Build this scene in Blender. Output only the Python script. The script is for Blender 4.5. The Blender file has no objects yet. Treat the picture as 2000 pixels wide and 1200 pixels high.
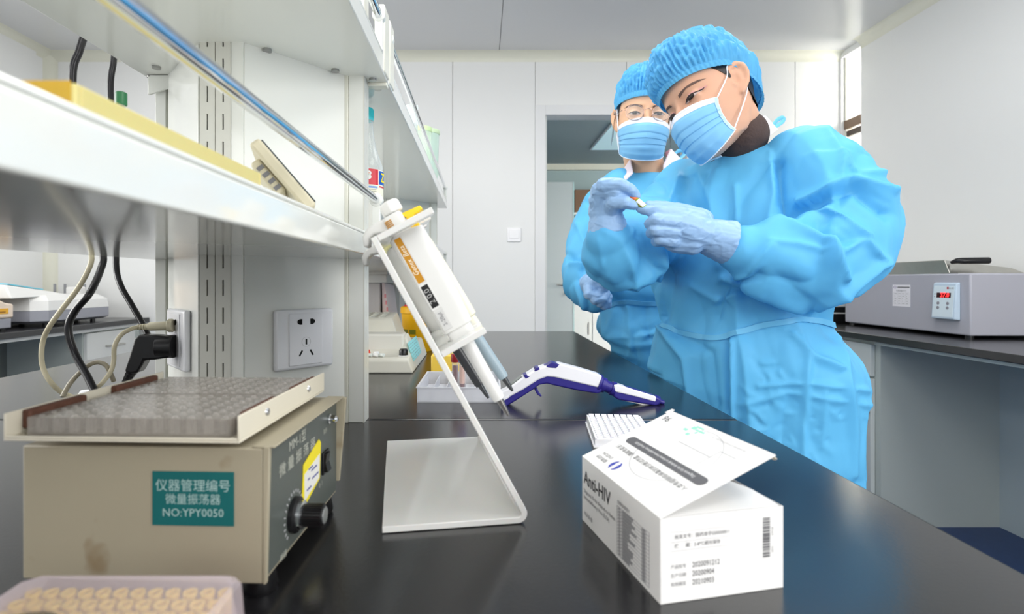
import bpy, bmesh, math, random
from math import sin, cos, pi, sqrt, atan2, radians as R
from mathutils import Vector as V, Matrix, noise
from mathutils.bvhtree import BVHTree

C = bpy.context.scene.collection
sc = bpy.context.scene
random.seed(7)

# ------------------------------------------------------------------ camera
CZ, BZ, F = 1.02, 0.80, 1050.0          # camera height, bench height, focal length (pixels of a 2000 px frame)
cam = bpy.data.cameras.new('camera')
cam.sensor_width = 36.0
cam.lens = 36.0 * F / 2000
cam.shift_x = 0.03
cam.shift_y = -0.025
cam.clip_start = 0.02
cam.dof.use_dof = True
cam.dof.focus_distance = 0.92
cam.dof.aperture_fstop = 7.0
camo = bpy.data.objects.new('camera', cam)
C.objects.link(camo)
camo.location = (0, 0, CZ)
camo.rotation_euler = (R(90), 0, 0)
sc.camera = camo

# ------------------------------------------------------------------ view and world
vs = sc.view_settings
vs.view_transform = 'Standard'
vs.look = 'None'
vs.gamma = 1
vs.exposure = -0.06
vs.use_curve_mapping = False
w = bpy.data.worlds.new('sky')
sc.world = w
w.use_nodes = True
bg = w.node_tree.nodes['Background']
bg.inputs[0].default_value = (1.0, 0.95, 0.86, 1)
bg.inputs[1].default_value = 22.0


def area(name, loc, target, sx, sy, power, col=(1, 1, 1)):
    l = bpy.data.lights.new(name, 'AREA')
    l.shape = 'RECTANGLE'
    l.size, l.size_y = sx, sy
    l.energy = power
    l.color = col
    o = bpy.data.objects.new(name, l)
    C.objects.link(o)
    o.location = loc
    o.rotation_euler = (V(target) - V(loc)).to_track_quat('-Z', 'Y').to_euler()
    return o


# soft lights added at the front and side walls, with no windows behind; ceiling lights
area('added_soft_light', (0.2, -2.05, 1.95), (0.1, 1.3, 0.98), 3.8, 0.8, 34, (1.0, 0.99, 0.97))
area('added_soft_light', (-2.55, 0.7, 1.45), (0.3, 0.9, 0.95), 1.8, 0.9, 46, (1.0, 0.99, 0.97))  # added to brighten the carton's left side, no window here
area('added_soft_light', (2.15, -0.55, 1.5), (-0.35, 0.95, 1.02), 1.7, 1.2, 50, (1.0, 0.99, 0.97))  # added to brighten the column's lower panel, no window here
for lx, ly in ((0.05, 1.15), (-1.55, 0.5), (1.15, 0.1), (1.15, 1.65), (-1.55, 2.1), (-0.3, -0.9)):  # first position added to brighten the person standing behind
    area('ceiling_area_light', (lx, ly, 2.395), (lx, ly, 0), 0.6, 0.9, 11.5, (1.0, 0.985, 0.965))
area('store_room_light', (2.3, 5.0, 2.39), (2.3, 5.0, 0), 0.6, 0.6, 14, (0.86, 1.0, 1.0))


# ------------------------------------------------------------------ helpers
def at(px, py, Y):
    return V(((px - 940) / F * Y, Y, CZ - (py - 550) / F * Y))


def atz(px, py, z):
    return at(px, py, (CZ - z) * F / (py - 550))


def pix(p):
    return 940 + F * p.x / p.y, 550 - F * (p.z - CZ) / p.y


MATS = {}


def lin(c):
    return tuple(((v / 255) / 12.92 if v <= 10 else (((v / 255) + 0.055) / 1.055) ** 2.4) for v in c)


def mat(name, rgb, rough=0.5, metal=0.0, spec=0.5, noise_amt=0.0, noise_scale=8.0, bump=0.0, bump_scale=40.0,
        trans=0.0, alpha=1.0, emit=0.0, coat=0.0, sub=0.0, ior=1.45, stain=None, thin=0.0, crease=0.0, crease_scale=9.0):
    if name in MATS:
        return MATS[name]
    m = bpy.data.materials.new(name)
    m.use_nodes = True
    nt = m.node_tree
    N, L = nt.nodes, nt.links
    b = N['Principled BSDF']
    col = lin(rgb) + (1,)
    b.inputs['Base Color'].default_value = col
    b.inputs['Roughness'].default_value = rough
    b.inputs['Metallic'].default_value = metal
    b.inputs['Specular IOR Level'].default_value = spec
    b.inputs['IOR'].default_value = ior
    b.inputs['Transmission Weight'].default_value = trans
    b.inputs['Alpha'].default_value = alpha
    b.inputs['Coat Weight'].default_value = coat
    b.inputs['Coat Roughness'].default_value = 0.08
    if sub:
        b.inputs['Subsurface Weight'].default_value = sub
        b.inputs['Subsurface Radius'].default_value = (0.01, 0.004, 0.002)
    if emit:
        b.inputs['Emission Color'].default_value = col
        b.inputs['Emission Strength'].default_value = emit
    tc = N.new('ShaderNodeTexCoord')
    if noise_amt:
        n = N.new('ShaderNodeTexNoise')
        n.inputs['Scale'].default_value = noise_scale
        n.inputs['Detail'].default_value = 5
        L.new(tc.outputs['Object'], n.inputs['Vector'])
        mx = N.new('ShaderNodeMix')
        mx.data_type = 'RGBA'
        mx.inputs['A'].default_value = tuple(v * (1 - noise_amt) for v in col[:3]) + (1,)
        mx.inputs['B'].default_value = tuple(min(1, v * (1 + noise_amt)) for v in col[:3]) + (1,)
        L.new(n.outputs['Fac'], mx.inputs['Factor'])
        outc = mx.outputs['Result']
        if stain:
            n2 = N.new('ShaderNodeTexNoise')
            n2.inputs['Scale'].default_value = 22
            n2.inputs['Detail'].default_value = 3
            L.new(tc.outputs['Object'], n2.inputs['Vector'])
            rp = N.new('ShaderNodeValToRGB')
            rp.color_ramp.elements[0].position = 0.62
            rp.color_ramp.elements[1].position = 0.78
            L.new(n2.outputs['Fac'], rp.inputs['Fac'])
            m2 = N.new('ShaderNodeMix')
            m2.data_type = 'RGBA'
            L.new(rp.outputs['Color'], m2.inputs['Factor'])
            L.new(outc, m2.inputs['A'])
            m2.inputs['B'].default_value = lin(stain) + (1,)
            outc = m2.outputs['Result']
        L.new(outc, b.inputs['Base Color'])
    last = None
    if bump:
        n = N.new('ShaderNodeTexNoise')
        n.inputs['Scale'].default_value = bump_scale
        n.inputs['Detail'].default_value = 4
        L.new(tc.outputs['Object'], n.inputs['Vector'])
        bp = N.new('ShaderNodeBump')
        bp.inputs['Strength'].default_value = bump
        bp.inputs['Distance'].default_value = 0.01
        L.new(n.outputs['Fac'], bp.inputs['Height'])
        last = bp.outputs['Normal']
    if crease:
        # crumpled non-woven cloth: folds along the borders of distorted cells
        n = N.new('ShaderNodeTexNoise')
        n.inputs['Scale'].default_value = crease_scale * 0.8
        n.inputs['Detail'].default_value = 2
        L.new(tc.outputs['Object'], n.inputs['Vector'])
        vm = N.new('ShaderNodeVectorMath')
        vm.operation = 'MULTIPLY_ADD'
        L.new(n.outputs['Color'], vm.inputs[0])
        vm.inputs[1].default_value = (0.12, 0.12, 0.12)
        L.new(tc.outputs['Object'], vm.inputs[2])
        vo = N.new('ShaderNodeTexNoise')
        vo.noise_type = 'RIDGED_MULTIFRACTAL'
        vo.normalize = True
        vo.inputs['Scale'].default_value = crease_scale
        vo.inputs['Detail'].default_value = 2.5
        L.new(vm.outputs[0], vo.inputs['Vector'])
        bp = N.new('ShaderNodeBump')
        bp.inputs['Strength'].default_value = crease
        bp.inputs['Distance'].default_value = 0.02
        L.new(vo.outputs['Fac'], bp.inputs['Height'])
        if last is not None:
            L.new(last, bp.inputs['Normal'])
        last = bp.outputs['Normal']
    if last is not None:
        L.new(last, b.inputs['Normal'])
    if thin:
        # thin sheet: part of the light passes through
        tr = N.new('ShaderNodeBsdfTranslucent')
        tr.inputs['Color'].default_value = col
        ms = N.new('ShaderNodeMixShader')
        ms.inputs[0].default_value = thin
        L.new(b.outputs[0], ms.inputs[1])
        L.new(tr.outputs[0], ms.inputs[2])
        L.new(ms.outputs[0], N['Material Output'].inputs['Surface'])
    MATS[name] = m
    return m


def sheer(name, rgb, clear, rough=0.2, spec=0.5, graze=0.35):
    """clear plastic: mostly see-through, a little milky and glossy"""
    m = mat(name, rgb, rough, spec=spec)
    nt = m.node_tree
    N, L = nt.nodes, nt.links
    tr = N.new('ShaderNodeBsdfTransparent')
    tr.inputs['Color'].default_value = tuple(min(1, v * 0.15 + 0.85) for v in lin(rgb)) + (1,)
    ms = N.new('ShaderNodeMixShader')
    lw = N.new('ShaderNodeLayerWeight')
    lw.inputs['Blend'].default_value = 0.35
    mr = N.new('ShaderNodeMapRange')
    mr.inputs['To Min'].default_value = clear
    mr.inputs['To Max'].default_value = clear * graze
    L.new(lw.outputs['Facing'], mr.inputs['Value'])
    L.new(mr.outputs[0], ms.inputs[0])
    L.new(N['Principled BSDF'].outputs[0], ms.inputs[1])
    L.new(tr.outputs[0], ms.inputs[2])
    L.new(ms.outputs[0], N['Material Output'].inputs['Surface'])
    return m


WM = {}


def wmat(o):
    return WM.get(o.name, Matrix.Identity(4)) if o is not None else Matrix.Identity(4)


def frame(p, x, y, z):
    x, y, z = V(x).normalized(), V(y).normalized(), V(z).normalized()
    m = Matrix((x, y, z)).transposed().to_4x4()
    m.translation = V(p)
    return m


class MB:
    """collects shapes into one mesh"""

    def __init__(self, M=None):
        self.v, self.f, self.M = [], [], M

    def add(self, vs_, fs, M=None):
        k = len(self.v)
        M = M if M is not None else self.M
        for p in vs_:
            p = V(p)
            self.v.append(M @ p if M is not None else p)
        for f in fs:
            self.f.append(tuple(i + k for i in f))
        return self

    def box(self, x0, y0, z0, x1, y1, z1, M=None):
        return self.add([(x0, y0, z0), (x1, y0, z0), (x1, y1, z0), (x0, y1, z0), (x0, y0, z1), (x1, y0, z1), (x1, y1, z1), (x0, y1, z1)],
                        [(0, 3, 2, 1), (4, 5, 6, 7), (0, 1, 5, 4), (1, 2, 6, 5), (2, 3, 7, 6), (3, 0, 4, 7)], M)

    def prism(self, poly, h0, h1, M=None):
        n = len(poly)
        a = sum(poly[i][0] * poly[(i + 1) % n][1] - poly[(i + 1) % n][0] * poly[i][1] for i in range(n))
        if a < 0:
            poly = list(reversed(poly))
        vs_ = [(x, y, h0) for x, y in poly] + [(x, y, h1) for x, y in poly]
        fs = [tuple(reversed(range(n))), tuple(range(n, 2 * n))] + [(i, (i + 1) % n, n + (i + 1) % n, n + i) for i in range(n)]
        return self.add(vs_, fs, M)

    def lathe(self, prof, n=24, M=None, cap=True):
        vs_, fs = [], []
        for r, z in prof:
            for k in range(n):
                t = 2 * pi * k / n
                vs_.append((r * cos(t), r * sin(t), z))
        for i in range(len(prof) - 1):
            for k in range(n):
                a, b = i * n + k, i * n + (k + 1) % n
                fs.append((a, b, b + n, a + n))
        if cap:
            fs.append(tuple(reversed(range(n))))
            fs.append(tuple(range((len(prof) - 1) * n, len(prof) * n)))
        return self.add(vs_, fs, M)

    def cyl(self, p0, p1, r0, r1=None, n=16, M=None):
        p0, p1 = V(p0), V(p1)
        d = p1 - p0
        q = d.to_track_quat('Z', 'Y').to_matrix().to_4x4()
        q.translation = p0
        if M is not None or self.M is not None:
            q = (M if M is not None else self.M) @ q
        return self.lathe([(r0, 0), (r1 if r1 is not None else r0, d.length)], n, q)

    def tube(self, pts, r, n=8, closed=False, M=None, flat=None):
        pts = [V(p) for p in pts]
        m = len(pts)
        rr = r if isinstance(r, (list, tuple)) else [r] * m
        vs_, fs = [], []
        up = None
        for i, p in enumerate(pts):
            a = pts[(i - 1) % m] if (closed or i > 0) else p
            b = pts[(i + 1) % m] if (closed or i < m - 1) else p
            t = (b - a).normalized()
            if up is None:
                up = V((0, 0, 1)) if abs(t.z) < 0.9 else V((0, 1, 0))
            s = t.cross(up).normalized()
            up = s.cross(t).normalized()
            for k in range(n):
                g = 2 * pi * k / n
                vs_.append(p + s * cos(g) * rr[i] * (flat or 1) + up * sin(g) * rr[i])
        for i in range(m if closed else m - 1):
            j = (i + 1) % m
            for k in range(n):
                fs.append((i * n + k, i * n + (k + 1) % n, j * n + (k + 1) % n, j * n + k))
        if not closed:
            fs.append(tuple(reversed(range(n))))
            fs.append(tuple(range((m - 1) * n, m * n)))
        return self.add(vs_, [tuple(reversed(f)) for f in fs], M)

    def capsule(self, p0, p1, r0, r1, n=14, k=5):
        """rounded tapered limb"""
        p0, p1 = V(p0), V(p1)
        d = p1 - p0
        L_ = max(d.length, 1e-6)
        q = d.to_track_quat('Z', 'Y').to_matrix().to_4x4()
        q.translation = p0
        prof = [(r0 * sin(pi / 2 * i / k) + 1e-5, -r0 * cos(pi / 2 * i / k)) for i in range(k + 1)]
        prof += [(r1 * cos(pi / 2 * i / k) + 1e-5, L_ + r1 * sin(pi / 2 * i / k)) for i in range(k + 1)]
        return self.lathe(prof, n, q)

    def chain(self, pr, n=14):
        for (a, ra), (b, rb) in zip(pr, pr[1:]):
            self.capsule(a, b, ra, rb, n)
        return self

    def loft(self, rings, cap=True, closed=True):
        n = len(rings[0])
        vs_ = [p for r in rings for p in r]
        fs = []
        for i in range(len(rings) - 1):
            for k in range(n if closed else n - 1):
                a, b = i * n + k, i * n + (k + 1) % n
                fs.append((a, b, b + n, a + n))
        if cap:
            fs.append(tuple(reversed(range(n))))
            fs.append(tuple(range((len(rings) - 1) * n, len(rings) * n)))
        return self.add(vs_, fs)

    def mesh(self, name):
        me = bpy.data.meshes.new(name)
        me.from_pydata([tuple(p) for p in self.v], [], self.f)
        me.update()
        return me

    def build(self, name, m, parent=None, smooth=0, bevel=0.0, local=False, fix=True, seg=2):
        me = self.mesh(name)
        if fix:
            bm = bmesh.new()
            bm.from_mesh(me)
            bmesh.ops.recalc_face_normals(bm, faces=bm.faces)
            bm.to_mesh(me)
            bm.free()
        return link(name, me, m, parent, smooth, bevel, local, seg)


def link(name, me, m, parent=None, smooth=0, bevel=0.0, local=False, seg=2):
    o = bpy.data.objects.new(name, me)
    C.objects.link(o)
    if m is not None:
        me.materials.append(m)
    if smooth:
        me.polygons.foreach_set('use_smooth', [True] * len(me.polygons))
        if smooth < 180:
            me.set_sharp_from_angle(angle=R(smooth))
    if bevel:
        b = o.modifiers.new('bevel', 'BEVEL')
        b.width = bevel
        b.segments = seg
        b.limit_method = 'ANGLE'
        b.angle_limit = R(40)
        if not smooth:
            me.polygons.foreach_set('use_smooth', [True] * len(me.polygons))
            me.set_sharp_from_angle(angle=R(30))
    if parent is not None:
        o.parent = parent
        if not local:
            o.matrix_parent_inverse = wmat(parent).inverted()
    if local and parent is not None:
        WM[o.name] = wmat(parent)
    return o


def tag(o, label=None, cat=None, group=None, kind=None):
    if label:
        o['label'] = label
    if cat:
        o['category'] = cat
    if group:
        o['group'] = group
    if kind:
        o['kind'] = kind
    return o


def thing(name, label, cat, loc=(0, 0, 0), rotz=0.0, group=None):
    o = bpy.data.objects.new(name, None)
    C.objects.link(o)
    o.empty_display_size = 0.05
    o.location = loc
    o.rotation_euler = (0, 0, rotz)
    WM[o.name] = Matrix.Translation(V(loc)) @ Matrix.Rotation(rotz, 4, 'Z')
    return tag(o, label, cat, group)


def kids(o):
    return [c for c in C.objects if c.parent == o]


def copy_tree(o, label=None, parent=None):
    c = o.copy()
    C.objects.link(c)
    if parent is not None:
        c.parent = parent
    if label:
        c['label'] = label
    for ch in kids(o):
        copy_tree(ch, None, c)
    return c


def struct(o):
    o['kind'] = 'structure'
    return o


def text(name, body, size, M, m, parent=None, align='CENTER', local=False, xs=1.0, thick=0.0, spacing=1.0, bold=0.0, shear=0.0):
    """flat lettering lying in the XY plane of M"""
    c = bpy.data.curves.new(name, 'FONT')
    c.body = body
    c.size = size
    c.align_x = align
    c.align_y = 'CENTER'
    c.space_character = spacing
    c.extrude = thick
    c.offset = bold
    c.shear = shear
    c.resolution_u = 2
    o = bpy.data.objects.new(name, c)
    C.objects.link(o)
    bpy.context.view_layer.update()
    dg = bpy.context.evaluated_depsgraph_get()
    me = bpy.data.meshes.new_from_object(o.evaluated_get(dg))
    bpy.data.objects.remove(o)
    bpy.data.curves.remove(c)
    me.transform(M @ Matrix.Diagonal((xs, 1, 1, 1)))
    me.materials.clear()
    return link(name, me, m, parent, local=local)


def evaluated(o):
    dg = bpy.context.evaluated_depsgraph_get()
    dg.update()
    return bpy.data.meshes.new_from_object(o.evaluated_get(dg))


def fuse(mb, voxel, smooth_it=4, factor=0.5, decimate=None):
    """one continuous surface around all the shapes of mb"""
    o = bpy.data.objects.new('tmp', mb.mesh('tmp'))
    C.objects.link(o)
    r = o.modifiers.new('r', 'REMESH')
    r.mode = 'VOXEL'
    r.voxel_size = voxel
    if smooth_it:
        s = o.modifiers.new('s', 'SMOOTH')
        s.factor = factor
        s.iterations = smooth_it
    bpy.context.view_layer.update()
    me = evaluated(o)
    bpy.data.objects.remove(o)
    return me


def catmull(pts, n=8):
    pts = [V(p) for p in pts]
    q = [pts[0]] + pts + [pts[-1]]
    out = []
    for i in range(1, len(q) - 2):
        a, b, c, d = q[i - 1], q[i], q[i + 1], q[i + 2]
        for k in range(n):
            t = k / n
            out.append(0.5 * ((2 * b) + (c - a) * t + (2 * a - 5 * b + 4 * c - d) * t * t + (3 * b - a - 3 * c + d) * t ** 3))
    out.append(pts[-1])
    return out


# ------------------------------------------------------------------ materials
white_paint = mat('white_paint', (232, 234, 229), 0.12, spec=0.5, coat=0.3)
cream_paint = mat('cream_paint', (226, 226, 214), 0.25)
wall_m = mat('wall_panel', (232, 233, 232), 0.35, bump=0.02, bump_scale=3)
ceil_m = mat('ceiling_panel', (216, 217, 217), 0.22, bump=0.01, bump_scale=3)
trim_m = mat('cove_trim', (222, 222, 208), 0.3)
floor_m = mat('blue_vinyl', (42, 66, 112), 0.4, noise_amt=0.15, noise_scale=30)
top_m = mat('black_worktop', (27, 27, 29), 0.2, spec=0.9, noise_amt=0.25, noise_scale=60, bump=0.015, bump_scale=300)
cab_m = mat('cabinet_grey', (188, 196, 192), 0.4)
cabw_m = mat('cabinet_white', (218, 220, 218), 0.35)
knee_m = mat('knee_panel', (122, 127, 124), 0.45)
chrome = mat('chrome', (225, 228, 232), 0.08, metal=1)
steel = mat('brushed_steel', (190, 188, 182), 0.3, metal=1, noise_amt=0.08, noise_scale=40)
black_p = mat('black_plastic', (18, 18, 20), 0.35)
black_cable = mat('black_cable', (22, 22, 26), 0.3)
beige_p = mat('beige_plastic', (205, 198, 172), 0.45)
dark = mat('dark_gap', (12, 12, 12), 0.8)
ink = mat('ink', (40, 40, 44), 0.6)
ink_grey = mat('ink_grey', (120, 120, 124), 0.6)
ink_pale = mat('ink_pale', (188, 188, 190), 0.6)

# ------------------------------------------------------------------ room
WL, WR, WB, WF, CH = -2.65, 2.2, 3.3, -2.2, 2.42
struct(MB().box(-4.2, WF, -0.1, 4.2, 6.6, 0).build('floor', floor_m))
cl = struct(MB().box(WL - 0.2, WF - 0.2, CH + 0.012, WR + 0.3, WB + 0.12, CH + 0.1).build('ceiling', ceil_m))
for x0, x1 in ((WL, -1.1), (-1.094, 0.107), (0.111, WR)):
    MB().box(x0, WF, CH, x1, WB, CH + 0.012).build('ceiling_panel', ceil_m, cl)
DX0, DX1, DZ = 0.393, 1.257, 2.04
wb = struct(MB().box(WL, WB + 0.01, 0, DX0, WB + 0.1, CH).box(DX1, WB + 0.01, 0, WR + 0.25, WB + 0.1, CH)
            .box(DX0, WB + 0.01, DZ, DX1, WB + 0.1, CH).build('wall_back', wall_m))
for x0, x1, z0, z1 in ((WL, -1.262, 0, CH), (-1.259, -0.1775, 0, CH), (-0.1745, 0.33, 0, CH), (0.333, 0.89, 2.1, CH), (0.893, 1.336, 2.1, CH),
                       (1.336, 1.925, 0, CH), (1.928, WR, 0, CH)):
    MB().box(x0, WB, z0, x1, WB + 0.01, z1).build('wall_panel', wall_m, wb, bevel=0.0015)
wl = struct(MB().box(WL - 0.1, WF, 0, WL, WB + 0.1, CH).build('wall_left', wall_m))
for y0 in (-1.6, -0.4, 0.8, 2.0):
    MB().box(WL, y0, 0, WL + 0.004, y0 + 1.196, CH).build('wall_panel', wall_m, wl)
struct(MB().box(WL, WF - 0.1, 0, WR + 0.1, WF, CH).build('wall_front', wall_m))
# right wall: the window opens between its end and the back wall
WY0, WY1 = 3.115, 3.285
struct(MB().box(WR, WF, 0, WR + 0.1, WY0, CH).box(WR, WY0, 0, WR + 0.1, WB + 0.1, 0.95).box(WR, WY0, 2.385, WR + 0.1, WB + 0.1, CH)
       .box(WR, WY1, 0.95, WR + 0.1, WB + 0.1, 2.385).build('wall_right', wall_m))
win = thing('window_1', None, None, (WR + 0.05, 3.2, 0.95))
struct(win)
frame_m = mat('brown_aluminium', (120, 98, 80), 0.35, metal=0.3)
MB().box(WR + 0.02, WY0, 0.95, WR + 0.06, WY0 + 0.012, 2.385).box(WR + 0.02, WY1 - 0.012, 0.95, WR + 0.06, WY1, 2.385).build('window_frame', cream_paint, win)
MB().box(WR + 0.015, WY0, 1.945, WR + 0.06, WY1, 2.0).build('window_rail', frame_m, win, bevel=0.003)
MB().box(WR + 0.025, WY0, 1.90, WR + 0.05, WY1, 1.935).build('window_rail', mat('window_rail_dark', (70, 58, 50), 0.4), win, bevel=0.002)
glass_m = sheer('window_glass', (240, 245, 245), 0.96, 0.02)
MB().box(WR + 0.038, WY0, 2.0, WR + 0.042, WY1, 2.385).build('pane', glass_m, win)
MB().box(WR + 0.038, WY0, 0.95, WR + 0.042, WY1, 1.9).build('pane', glass_m, win)
# coving strips
def cove(p0, p1, nrm, name):
    """quarter-round cove from p0 to p1; nrm = (into room, down)"""
    a, b = V(p0), V(p1)
    n1, n2 = V(nrm[0]), V(nrm[1])
    r = 0.052
    prof = [n1 * 0, n1 * r] + [n1 * (r - r * sin(t)) + n2 * (r - r * cos(t)) for t in [pi / 2 * i / 6 for i in range(1, 7)]]
    mb = MB()
    mb.loft([[a + q for q in prof], [b + q for q in prof]])
    return struct(mb.build(name, trim_m, smooth=40))
cove((WL, WB, CH), (WR, WB, CH), ((0, -1, 0), (0, 0, -1)), 'trim_1')
cove((WL, WF, CH), (WL, WB, CH), ((1, 0, 0), (0, 0, -1)), 'trim_2')
cove((WR, WF, CH), (WR, WY0, CH), ((-1, 0, 0), (0, 0, -1)), 'trim_3')
cove((WL, WB, 0), (WL, WB, CH), ((1, 0, 0), (0, -1, 0)), 'trim_4')
# door frame with its empty hinge plates
dr = struct(thing('door_1', None, None, (0.8, WB, 0)))
jm = mat('door_frame_paint', (226, 227, 228), 0.35)
MB().box(0.33, WB - 0.012, 0, 0.393, WB + 0.012, 2.1).build('door_jamb', jm, dr, bevel=0.002)
MB().box(1.257, WB - 0.012, 0, 1.336, WB + 0.012, 2.1).build('door_jamb', jm, dr, bevel=0.002)
MB().box(0.393, WB - 0.012, 2.04, 1.257, WB + 0.012, 2.1).build('door_head', jm, dr, bevel=0.002)
MB().box(0.393, WB + 0.012, 0, 0.404, WB + 0.125, 2.04).build('door_reveal', cabw_m, dr)
for py in (270, 340):
    z = CZ + (550 - py) / F * 3.35
    pl = MB()
    pl.prism([(0.02 * cos(t) * 0.6, 0.045 * (1 if sin(t) >= 0 else -1) * 0.7 + 0.02 * sin(t)) for t in [2 * pi * k / 20 for k in range(20)]], 0, 0.003,
             frame((0.393, WB + 0.03, z), (0, 1, 0), (0, 0, 1), (1, 0, 0)))
    hp = pl.build('hinge_plate', mat('hinge_white', (244, 244, 242), 0.3), dr)
    s = MB()
    for dz in (-0.03, 0, 0.03):
        s.cyl((0.3955, WB + 0.03, z + dz), (0.3985, WB + 0.03, z + dz), 0.0045, n=8)
    s.build('screw', steel, hp)
# store room beyond the door
sr_m = mat('store_wall', (160, 180, 184), 0.5)
struct(MB().box(-0.6, 6.5, 0, 3.3, 6.6, 2.42).build('wall_store', sr_m))
struct(MB().box(-0.7, WB + 0.1, 0, -0.6, 6.6, 2.42).build('wall_store_left', sr_m))
struct(MB().box(3.3, WB + 0.1, 0, 3.4, 6.6, 2.42).build('wall_store_right', sr_m))
struct(MB().box(-0.7, WB + 0.13, 2.43, 3.4, 6.6, 2.5).build('ceiling_store', mat('store_ceiling', (150, 165, 168), 0.5)))
struct(MB().box(-0.6, 6.44, 2.36, 3.3, 6.5, 2.43).build('trim_5', trim_m))
lp = thing('ceiling_light', 'pale square light panel in the dim ceiling of the room through the door', 'light', (1.35, 5.3, 2.42))
MB().box(1.15, 4.75, 2.415, 1.8, 5.7, 2.43).build('light_frame', cabw_m, lp)
MB().box(1.165, 4.765, 2.411, 1.785, 5.685, 2.416).build('diffuser', mat('dim_diffuser', (190, 222, 230), 0.4, emit=0.35), lp)
# open grey door leaf in the store room
d2 = thing('inner_door', 'grey door leaf standing open in the room beyond the doorway', 'door', (0.52, 5.5, 0.005))
MB().box(0.10, 5.48, 0.005, 0.935, 5.52, 2.035).build('door_leaf', mat('door_leaf', (178, 186, 188), 0.4), d2, bevel=0.002)
MB().box(0.935, 5.476, 0.005, 0.947, 5.524, 2.035).build('edge_strip', mat('door_edge', (176, 205, 205), 0.4), d2)
hz = 0.985
h = MB()
h.cyl((0.87, 5.48, hz), (0.87, 5.465, hz), 0.024, n=18)
h.tube([(0.87, 5.465, hz), (0.87, 5.43, hz), (0.855, 5.425, hz), (0.76, 5.425, hz)], 0.009, 8)
h.build('door_handle', steel, d2, smooth=50)
h = MB()
h.cyl((0.87, 5.48, hz - 0.085), (0.87, 5.468, hz - 0.085), 0.02, n=16)
lk = h.build('lock', steel, d2, smooth=40)
MB().box(0.868, 5.44, hz - 0.09, 0.872, 5.468, hz - 0.08).box(0.864, 5.425, hz - 0.115, 0.868, 5.44, hz - 0.08).build('key', steel, lk)
# cupboard with shelves behind that door
cb = thing('store_cupboard', 'white tall cupboard with open dark shelf behind the open inner door', 'cupboard', (1.5, 6.2, 0))
MB().box(0.96, 6.05, 0.0, 2.1, 6.45, 0.78).build('lower_body', cabw_m, cb)
for x0 in (0.965, 1.25, 1.535, 1.82):
    d = MB().box(x0, 6.035, 0.06, x0 + 0.278, 6.05, 0.775).build('door', cabw_m, cb, bevel=0.002)
    MB().box(x0 + 0.235, 6.02, 0.42, x0 + 0.245, 6.035, 0.56).build('handle', steel, d)
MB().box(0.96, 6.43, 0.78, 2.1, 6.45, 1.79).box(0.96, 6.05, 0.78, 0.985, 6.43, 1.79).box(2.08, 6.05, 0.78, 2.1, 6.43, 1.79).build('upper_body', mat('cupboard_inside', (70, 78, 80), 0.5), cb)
for z in (0.78, 1.2, 1.77):
    MB().box(0.96, 6.04, z, 2.1, 6.43, z + 0.025).build('shelf', cabw_m, cb)
tag(MB().box(1.06, 6.08, 1.797, 1.52, 6.4, 2.06).build('cardboard_box', mat('cardboard', (120, 92, 72), 0.8, noise_amt=0.1, noise_scale=20), bevel=0.004),
    'brown cardboard box on top of the cupboard seen through the doorway', 'box')
for k, (x, c, hh) in enumerate(((1.02, (24, 48, 66), 0.3), (1.09, (20, 26, 32), 0.31), (1.16, (38, 70, 90), 0.29))):
    tag(MB().box(x, 6.1, 1.227, x + 0.06, 6.38, 1.227 + hh).build('file_folder', mat('folder%d' % k, c, 0.5), bevel=0.004),
        ('dark teal upright folder at the end of the cupboard shelf', 'black upright folder between two teal ones in the cupboard',
         'blue grey upright folder right of the black folder in the cupboard')[k], 'folder')
# light switch on the back wall
sw = thing('light_switch', 'white square rocker switch on the back wall left of the doorway', 'switch', (0.2, WB - 0.0, 1.3))
s0 = at(1004, 459, WB)
MB().box(s0.x - 0.043, WB - 0.009, s0.z - 0.043, s0.x + 0.043, WB, s0.z + 0.043).build('plate', mat('switch_white', (244, 244, 246), 0.25), sw, bevel=0.004)
MB().box(s0.x - 0.03, WB - 0.013, s0.z - 0.022, s0.x + 0.03, WB - 0.009, s0.z + 0.03).build('rocker', mat('switch_white', (244, 244, 246), 0.25), sw, bevel=0.002)

# ------------------------------------------------------------------ island bench
bench = thing('lab_bench', 'long black topped island bench running from the camera to the back wall', 'bench', (-0.345, 1.0, 0))
for y0, y1 in ((-0.45, 0.8535), (0.8565, 2.38)):
    MB().box(-1.1, y0, BZ - 0.026, 0.41, y1, BZ).build('worktop_slab', top_m, bench, bevel=0.004, seg=3)
MB().box(-1.04, -0.4, 0.1, 0.35, 2.33, BZ - 0.027).build('carcass', cab_m, bench)
MB().box(-0.98, -0.36, 0, 0.29, 2.29, 0.1).build('plinth', black_p, bench)
for k in range(6):
    y0 = -0.39 + k * 0.453
    d = MB().box(0.35, y0, 0.11, 0.368, y0 + 0.447, BZ - 0.03).build('door', cabw_m, bench, bevel=0.002)
    MB().tube([(0.368, y0 + 0.39, 0.5), (0.392, y0 + 0.39, 0.5), (0.392, y0 + 0.39, 0.62), (0.368, y0 + 0.39, 0.62)], 0.004, 6).build('handle', steel, d)

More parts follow.
